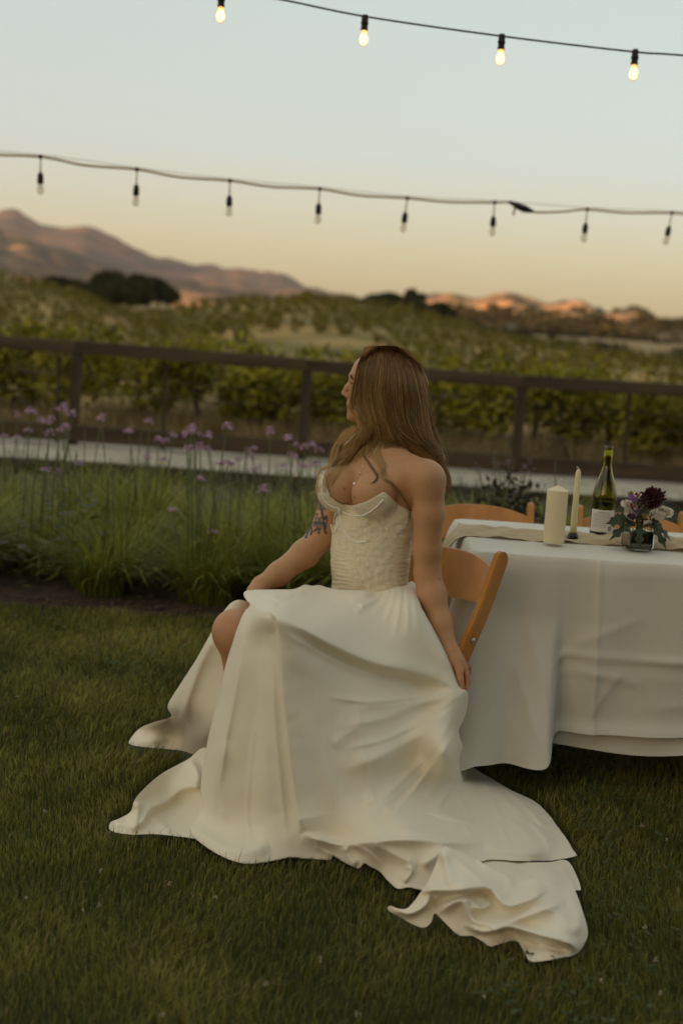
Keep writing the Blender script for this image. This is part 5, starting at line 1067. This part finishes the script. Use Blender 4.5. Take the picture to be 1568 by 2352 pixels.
lock([(855, 1000), (862, 1045), (874, 1075), (884, 1095), (890, 1108)], 40, 12, 6)
lock([(800, 985), (781, 1005), (764, 1033), (757, 1068), (735, 1082), (728, 1117), (722, 1150)], 46, 3, 3.5, 4.06)
lock([(815, 985), (790, 1010), (775, 1045), (768, 1080), (752, 1105), (744, 1140)], 70, 4, 6, 4.05); lock([(830, 990), (812, 1020), (795, 1050), (776, 1078), (766, 1100), (758, 1122)], 90, 5, 6, 4.04)
lock([(780, 1040), (750, 1085), (735, 1118), (712, 1135), (706, 1152)], 14, 6, 2, 4.06)
lock([(990, 1010), (1008, 1050), (1020, 1080), (1031, 1103), (1026, 1122), (1040, 1148)], 60, 7, 5, 4.12, .0005, True); lock([(985, 1015), (1010, 1065), (1028, 1095), (1024, 1115), (1036, 1135), (1030, 1165)], 40, 8, 5, 4.10, .0005, True); lock([(975, 1000), (1000, 1040), (1022, 1075), (1032, 1110), (1024, 1130), (1034, 1160)], 40, 18, 6, 4.12, .0005, True); lock([(960, 960), (985, 1000), (1012, 1030), (1030, 1045), (1050, 1040)], 16, 19, 6, 4.12, .0003, True)
lock([(975, 900), (990, 960), (1010, 1000), (1040, 1030)], 16, 9, 9, 4.07, .00028); lock([(970, 850), (985, 900), (1000, 960), (1008, 1010)], 22, 10, 5, 4.08, .0003); lock([(845, 797), (880, 788), (920, 793), (965, 835)], 14, 13, 3, 4.05, .00025)
lo_ = link('loose_locks', m.mesh('loose_locks', M_hair, True, np.vstack(cc))); lo_.parent = hb; lo_.matrix_parent_inverse = Matrix.Identity(4)
# face details and jewellery
def on(px, py, b=BODY, lift=.001):
    h = hit(px, py, b); return np.array(h[0])+np.array(h[1])*lift if h[0] is not None else PY(px, py, 4.08)
M_brow = mat('brow_hair', (.05, .03, .018), .8)
m = MB(); m.tube([on(805.5, 862), on(808, 866), on(811, 872)], [.0022, .003, .0016], 6); keep(m.build('eyebrow', M_brow), bride)
m = MB(); m.tube([on(805, 878), on(808, 880), on(812, 880.5)], [.0008, .0013, .0010], 5); keep(m.build('eyelash', M_brow), bride)
M_gold = mat('gold', (.75, .52, .22), .25, metal=1)
m = MB(); a = np.linspace(0, 5.2, 14); c = on(797.5, 906, lift=.0005); m.tube([c+np.array([-.0035*math.cos(t), -.001, .0042*math.sin(t)]) for t in a], .0006, 5); keep(m.build('nose_ring', M_gold), bride)
nk = empty('necklace', (0, 0, 0), None, None); nk.parent = bride; nk.matrix_parent_inverse = Matrix.Translation(-bride.location)
pth = smoothpath([(850, 1048, 0), (838, 1066, 0), (831, 1080, 0), (826, 1092, 0), (818, 1108, 0)], 14); m = MB(); m.tube([on(x, y, lift=.0015) for x, y, _ in pth], .0007, 5); m.build('chain', M_gold, nk)
m = MB()
for x, y in ((835, 1072), (828, 1086)): m.sphere(on(x, y, lift=.002), .0022, 8, 6)
q = on(815.5, 1112, lift=.003); m.sphere(q, .0042, 10, 8, (1, 1, 1.3)); m.build('pendant', M_pearl, nk)
m = MB(); d = (p3(1046, 1515, 3.848)-p3(1012, 1430, 3.89)); d /= np.linalg.norm(d); a1 = np.cross(d, UV); a1 /= np.linalg.norm(a1); b1 = np.cross(d, a1); c = WRL+d*-.004
m.tube([c+.0235*(a1*math.cos(t)+b1*math.sin(t)) for t in np.linspace(0, 6.283, 30)], .0008, 5); keep(m.build('bracelet', M_gold), bride)

# ------------------------------------------------------------------ lawn
M_grass = mat('grass_blade', (1, 1, 1), .55, attr=True, spec=.25, transl=.25)
def lawn():
    r = np.random.default_rng(9)
    def pts(n, y0, y1, half):
        y = r.uniform(y0, y1, n); x = r.uniform(-1, 1, n)*(half(y)); return x, y
    # denser near the camera, thinner away from it
    X, Y = [], []
    for (y0, y1, dens) in ((1.7, 2.6, 21000), (2.6, 3.6, 20000), (3.6, 4.8, 15000), (4.8, 6.42, 10500)):
        hw = lambda y: .33*y+.35
        n = int((y1-y0)*2*hw((y0+y1)/2)*dens); x, y = pts(n, y0, y1, hw); X.append(x); Y.append(y)
    X = np.concatenate(X); Y = np.concatenate(Y)
    Y = np.where(Y > 6.3, Y+.05*fnoise(X*4, X*0, 3, 3), Y)
    px, py = PJ(np.stack([X, Y, 0*X+.01], -1)); ix = ((px-200)/4).astype(int); iy = ((py-1300)/4).astype(int); ok = (ix >= 2) & (ix < 418) & (iy >= 1) & (iy < 458); dep = np.full(len(X), np.nan)
    filled = DEPTH.copy()
    for _ in range(1):
        for sh in ((0, 1), (0, -1), (1, 0), (-1, 0)):
            q = np.roll(filled, sh, (0, 1)); filled = np.where(np.isnan(filled), q, filled)
    dep[ok] = filled[iy[ok], ix[ok]]; rm = (Y > dep-.045) & (Y < dep+.75); keepm = ~rm
    X, Y = X[keepm], Y[keepm]; n = len(X)
    patch = fnoise(X*2.2, Y*2.2, 5, 4); p2 = fnoise(X*7, Y*7, 15, 3)
    h = .028*(.40+.9*r.random(n))*(1+.40*p2+.15*patch); h = np.where(r.random(n) < .02, h*1.7, h)
    # combed in drifting directions
    az = 3.5*fnoise(X*4.5, Y*4.5, 6, 4)+r.normal(0, 1.1, n)+.6; lean = np.clip(.55+.35*r.normal(size=n)+.25*p2, .05, 1.35); wd = .0019*(.7+.8*r.random(n))*np.clip(Y/3.2, .85, 1.6)
    d = np.stack([np.cos(az), np.sin(az), 0*az], -1); fa_ = r.uniform(0, 6.28, n); s_ = np.stack([np.cos(fa_), np.sin(fa_), 0*az], -1)
    b = np.stack([X, Y, 0*X-.012], -1); up = np.array([0, 0, 1.])
    mid = b+d*(h*.45*np.sin(lean*.6))[:, None]+up*(h*.6*np.cos(lean*.6)+.012)[:, None]; tip = mid+d*(h*.75*np.sin(lean))[:, None]+up*(h*.55*np.cos(lean))[:, None]
    v = np.stack([b-s_*wd[:, None]/2, b+s_*wd[:, None]/2, mid-s_*wd[:, None]*.45, mid+s_*wd[:, None]*.45, tip], 1).reshape(-1, 3); i = np.arange(n)[:, None]*5
    q = i+np.array([[0, 1, 3, 2]]); t = i+np.array([[2, 3, 4]])
    g = np.clip(.52+.30*patch+.35*p2+.30*r.normal(size=n), 0, 1.4)[:, None]; c = np.array([.084, .100, .020])*(1-g)+np.array([.270, .268, .056])*g
    dry = (r.random(n) < .05+.07*(p2 > .25))[:, None]; c = np.where(dry, np.array([.26, .19, .08])*(.6+.8*r.random((n, 1))), c)
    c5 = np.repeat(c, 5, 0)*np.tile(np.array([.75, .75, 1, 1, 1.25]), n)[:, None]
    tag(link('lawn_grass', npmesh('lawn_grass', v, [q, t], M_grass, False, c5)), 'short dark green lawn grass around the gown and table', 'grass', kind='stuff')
    # clover leaves and flower heads
    n = 2600; y = r.uniform(1.9, 6.3, n); x = r.uniform(-1, 1, n)*(.33*y+.3); k = fnoise(x*1.8, y*1.8, 22, 3)+.35*(x > .35); m_ = k > .12; x, y = x[m_], y[m_]
    px, py = PJ(np.stack([x, y, 0*x], -1)); ix = np.clip(((px-200)/4).astype(int), 0, 419); iy = np.clip(((py-1300)/4).astype(int), 0, 459); dd = filled[iy, ix]; ins_ = (px > 205) & (px < 1870) & (py > 1305)
    m_ = ~(ins_ & (y > dd-.30) & (y < dd+.75)); x, y = x[m_], y[m_]; n = len(x); V_, F_, C_ = [], [], []; n0 = 0
    for a0 in (0, 2.09, 4.19):
        a = a0+r.uniform(0, 6.28, n)*0+np.arange(n)*1.7; R_ = .0075*r.uniform(.7, 1.3, n); z = r.uniform(.026, .046, n)
        for ring in range(1):
            cen = np.stack([x+R_*np.cos(a), y+R_*np.sin(a), z], -1); e1 = np.stack([np.cos(a), np.sin(a), .25+0*a], -1)*R_[:, None]; e2 = np.stack([-np.sin(a), np.cos(a), 0*a], -1)*R_[:, None]*.8
            vv = np.stack([cen-e1, cen-e2*.9, cen+e1*.7-e2*.6, cen+e1*.85, cen+e1*.7+e2*.6, cen+e2*.9], 1).reshape(-1, 3); i = np.arange(n)[:, None]*6+n0
            V_.append(vv); F_.append(np.vstack([i+np.array([[0, 1, 2, 3]]), i+np.array([[0, 3, 4, 5]])])); n0 += len(vv); t = r.random(n)[:, None]; C_.append(np.repeat(np.array([.035, .06, .016])*(1-t)+np.array([.085, .11, .035])*t, 6, 0))
    tag(link('clover_leaves', npmesh('clover_leaves', np.vstack(V_), np.vstack(F_), M_grass, False, np.vstack(C_))), 'low clover leaves scattered through the lawn grass', 'clover', kind='stuff')
    m = MB()
    for (a, b_) in ((105, 1862), (148, 1440), (233, 2000), (228, 2078), (375, 2330), (1112, 2290), (1515, 2280), (1505, 2205), (1472, 1895), (190, 2090), (735, 2205), (1480, 2130), (130, 1500), (60, 2062), (390, 2030), (495, 2060), (610, 2260), (820, 2330), (1380, 2255), (1530, 1930), (40, 1600)):
        p_ = PZ(a, b_, .045)
        for k in range(6): m.sphere(p_+np.array(r.normal(0, .0025, 3)), .0021, 5, 4)
    m.build('clover_flowers', mat('clover_white', (.36, .31, .22), .8)); o = bpy.data.objects['clover_flowers']; tag(o, 'tiny whitish clover flowers dotted over the lawn', 'clover', kind='stuff')
lawn()
# ------------------------------------------------------------------ flower bed
M_strap = mat('strap_leaf', (1, 1, 1), .5, attr=True, spec=.3, transl=.25)
CL = []
for k in range(4):
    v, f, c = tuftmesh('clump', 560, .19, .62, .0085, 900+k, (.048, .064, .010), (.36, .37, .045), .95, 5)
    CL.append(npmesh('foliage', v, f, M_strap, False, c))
M_lil = mat('lilac_petal', (.44, .28, .42), .7, (.60, .43, .54), 40, transl=.25)
STK, HED = [], []
for k in range(4):
    r = random.Random(70+k); m = MB(); b = r.uniform(-.10, .10); m.tube([(0, 0, 0), (b*.35, 0, .45), (b, .02, .82)], [.0042, .0036, .0030], 5); STK.append(m.mesh('flower_stalk', mat('stalk', (.085, .10, .03), .6))); m = MB()
    for j in range(13):
        a = r.uniform(0, 6.28); el = r.uniform(-.2, 1.4); d = np.array([math.cos(a)*math.cos(el), math.sin(a)*math.cos(el), math.sin(el)]); c = np.array([b, .02, .82])+d*r.uniform(.018, .033)
        m.tube([(b, .02, .82), c], .0012, 3, False); e1 = np.cross(d, UV); e1 /= np.linalg.norm(e1)+1e-9; e2 = np.cross(d, e1)
        for t in range(6):
            an = t*1.047; w1 = e1*math.cos(an)+e2*math.sin(an); w2 = np.cross(w1, d); m.add([c, c+w1*.007+w2*.003+d*.003, c+w1*.0135+d*.004, c+w1*.007-w2*.003+d*.003], [[0, 1, 2, 3]])
    HED.append(m.mesh('flower_head', M_lil, False))
spots = []
rr = random.Random(31)
for row, (yy, n_, off) in enumerate(((6.78, 8, 0), (7.25, 9, .2), (7.8, 9, -.1), (8.5, 10, .1))):
    for j in range(n_):
        x = -2.45-.25*row+j*(.44+.02*row)+off+rr.uniform(-.08, .08)
        if row == 0 and (-1.72 < x < -1.28): continue
        spots.append((x, yy+rr.uniform(-.10, .10), row))
HD = {}      # flower heads seen in the picture, given to the clump they stand in
heads = [(40, 945), (62, 935), (75, 965), (95, 960), (100, 992), (20, 1000), (58, 1000), (150, 945), (172, 940), (160, 975), (178, 985), (128, 930), (262, 958), (345, 962), (330, 990), (360, 1005), (375, 1010), (385, 995), (345, 1050), (355, 1045), (433, 978), (448, 988), (488, 970), (470, 985), (513, 998), (440, 1025), (460, 1030), (478, 1022), (512, 1028), (525, 1060), (540, 1068), (555, 1055), (570, 1030), (592, 1028), (610, 1045), (632, 985), (650, 1018), (655, 1040), (700, 1005), (712, 1018), (690, 1025), (720, 1060), (735, 1070), (640, 1068), (140, 1075), (120, 1072), (195, 1068), (465, 1095), (605, 1120), (615, 1125), (430, 1172), (480, 1218), (490, 1060), (580, 1075), (30, 985), (5, 1015), (750, 1030), (680, 1060)]
clumps = []
for i, (x, y, row) in enumerate(spots):
    front = ['with leaves spilling onto the bare soil edge', 'in the second rank from the lawn', 'in the third rank from the lawn', 'in the last rank before the path'][row]
    e = empty('society_garlic', (x, y, .02), 'grassy strap-leaved clump of lilac flowers '+front, 'flower clump', 'lilac flower clumps, '+['front rank', 'second rank', 'third rank', 'last rank'][row], rr.uniform(0, 6.28))
    s_ = rr.uniform(.66, .86)*(1+.03*row); e.scale = (s_*1.1, s_*1.1, s_); link('foliage', CL[i % 4], e); clumps.append((e, s_))
for j, (px, py) in enumerate(heads):
    # the clump whose line of sight is nearest; stalk length set by the height of the head
    best = None
    for e, s_ in clumps:
        P = PY(px, py, e.location.y); dx = abs(P[0]-e.location.x)+(0 if .45 < P[2] < 1.05 else 3)+rr.random()*.15
        if best is None or dx < best[0]: best = (dx, e, s_, P)
    dx, e, s_, P = best
    k = j % 4; o = link('flower_stalk', STK[k], e); h_ = link('flower_head', HED[k], o)
    zz = max(.25, (P[2]-.02)/.84); M_ = Matrix.Translation(Vector((float(P[0]), e.location.y+rr.uniform(-.05, .05), .02))) @ Matrix.Rotation(rr.uniform(0, 6.28), 4, 'Z') @ Matrix.Diagonal((1, 1, zz, 1))
    e.rotation_mode = 'XYZ'; inv = Matrix.LocRotScale(e.location, e.rotation_euler, e.scale).inverted(); o.matrix_parent_inverse = inv; o.matrix_basis = M_
    h_.location = (0, 0, .82*(1-1/zz)) if False else (0, 0, 0)
for j in range(70):
    e, s_ = rr.choice(clumps); o = link('flower_stalk', STK[j % 4], e); hgt = rr.uniform(.55, .95); M_ = Matrix.Translation(Vector((e.location.x+rr.uniform(-.18, .18), e.location.y+rr.uniform(-.12, .12), .02))) @ Matrix.Rotation(rr.uniform(0, 6.28), 4, 'Z') @ Matrix.Diagonal((1, 1, hgt, 1))
    o.matrix_parent_inverse = Matrix.LocRotScale(e.location, e.rotation_euler, e.scale).inverted(); o.matrix_basis = M_
# low broad-leaved plants where the soil shows
LP = []
for k in range(2):
    m = MB(); r = random.Random(5+k); cc = []
    for j in range(46):
        a = r.uniform(0, 6.28); q = r.uniform(.02, .17); z = r.uniform(.04, .30); L = r.uniform(.035, .065); d = np.array([math.cos(a), math.sin(a), r.uniform(-.3, .5)]); s_ = np.array([-math.sin(a), math.cos(a), 0]); c = np.array([q*math.cos(a), q*math.sin(a), z])
        m.add([c, c+d*L*.5-s_*L*.42, c+d*L, c+d*L*.5+s_*L*.42], [[0, 1, 2, 3]]); t = r.random(); cc += [np.array([.03, .045, .012])*(1-t)+np.array([.10, .10, .03])*t]*4
    LP.append(m.mesh('foliage', M_strap, False, np.array(cc)))
for i, (x, y, lb_) in enumerate(((-1.52, 6.74, 'low round-leaved plant between the front flower clumps, by bare soil'), (-1.38, 6.95, 'taller round-leaved plant tucked behind the low one in the bed'))):
    e = empty('bedding_plant', (x, y, .02), lb_, 'plant', None, i*2.0); e.scale = (1.2, 1.2, 1.3+.3*i); link('foliage', LP[i], e); m = MB(); m.tube([(0, 0, -.02), (.01, 0, .1), (0, .01, .22)], [.006, .005, .003], 5); m.build('stem', M_stem, e)
# aster bush behind the table
e = empty('aster_bush', PZ(1180, 1330, 0)*np.array([1, 1, 0])+np.array([.0, .4, .02]), 'dusky mauve aster bush growing beyond the table chairs', 'bush')
e.location = V(np.array([float(PY(1175, 1150, 7.6)[0]), 7.6, .02]))
m = MB(); r = random.Random(8); tips = []
for j in range(46):
    a = r.uniform(0, 6.28); q = r.uniform(.05, .28); h = r.uniform(.45, .80)*(1-.6*q); p_ = [(0, 0, 0), (q*.45*math.cos(a), q*.45*math.sin(a), h*.5), (q*math.cos(a), q*math.sin(a), h)]; m.tube(p_, [.004, .003, .0015], 4, False); tips.append(p_[2])
m.build('stems', M_stem, e)
v, f, t = leafcloud(900, (.27, .27, .30), .028, 55, .1); m = link('foliage', npmesh('foliage', v+np.array([0, 0, .34]), f, M_leaf, False, leafcol(t, (.02, .022, .012), (.06, .055, .03))), e)
m = MB()
for q in tips:
    for k in range(4):
        c = np.array(q)+np.array([r.gauss(0, .02), r.gauss(0, .02), r.gauss(0, .02)])
        for an in np.linspace(0, 6.28, 9)[:-1]: w1 = np.array([math.cos(an), math.sin(an), .25]); w2 = np.array([-math.sin(an), math.cos(an), 0]); m.add([c, c+w1*.009+w2*.003, c+w1*.018, c+w1*.009-w2*.003], [[0, 1, 2, 3]])
m.build('blossom', mat('aster_petal', (.22, .14, .20), .75, (.32, .22, .28), 40), e, False)
# low dark ground cover in the rest of the bed
vs, fs, cs = [], [], []; n0 = 0
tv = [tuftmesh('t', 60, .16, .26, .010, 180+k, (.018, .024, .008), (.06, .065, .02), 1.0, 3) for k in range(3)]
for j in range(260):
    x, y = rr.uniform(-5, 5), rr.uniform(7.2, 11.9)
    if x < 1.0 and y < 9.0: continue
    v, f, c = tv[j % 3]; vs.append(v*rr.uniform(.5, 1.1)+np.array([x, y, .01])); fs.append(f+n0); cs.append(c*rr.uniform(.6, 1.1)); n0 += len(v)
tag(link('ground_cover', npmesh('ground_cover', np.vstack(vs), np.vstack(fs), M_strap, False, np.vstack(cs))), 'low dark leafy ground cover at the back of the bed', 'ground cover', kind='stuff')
# crumbs of soil and bark along the bed edge
m = MB(); r = np.random.default_rng(4)
for j in range(900):
    x = r.uniform(-2.9, 2.6); y = 6.42+abs(r.normal(0, .16)); s_ = r.uniform(.004, .014); m.sphere((x, y, .012+r.uniform(0, .02)), s_, 5, 4, (1, r.uniform(.5, 1), r.uniform(.4, .8)))
m.build('soil_crumbs', mat('bark_mulch', (.05, .036, .024), .95, (.11, .08, .055), 60)); tag(bpy.data.objects['soil_crumbs'], 'crumbs of soil and bark along the edge of the bed', 'soil', kind='stuff')

# ------------------------------------------------------------------ evening haze over the valley
bm = bmesh.new(); bmesh.ops.create_cube(bm, size=1)
for v in bm.verts: v.co = Vector((v.co.x*19000, 6800+v.co.y*15000, -2.4+(v.co.z+.5)*680))
me = bpy.data.meshes.new('haze'); bm.to_mesh(me); bm.free(); hz_ = link('haze', me)
mh = bpy.data.materials.new('haze'); mh.use_nodes = True; n_ = mh.node_tree.nodes; n_.clear(); o_ = n_.new('ShaderNodeOutputMaterial'); pv = n_.new('ShaderNodeVolumePrincipled'); pv.inputs['Color'].default_value = (.86, .88, .95, 1); pv.inputs['Density'].default_value = 4e-5; pv.inputs['Anisotropy'].default_value = .2
mh.node_tree.links.new(pv.outputs[0], o_.inputs['Volume']); me.materials.append(mh); tag(hz_, 'thin evening haze over the valley', 'haze', kind='stuff')
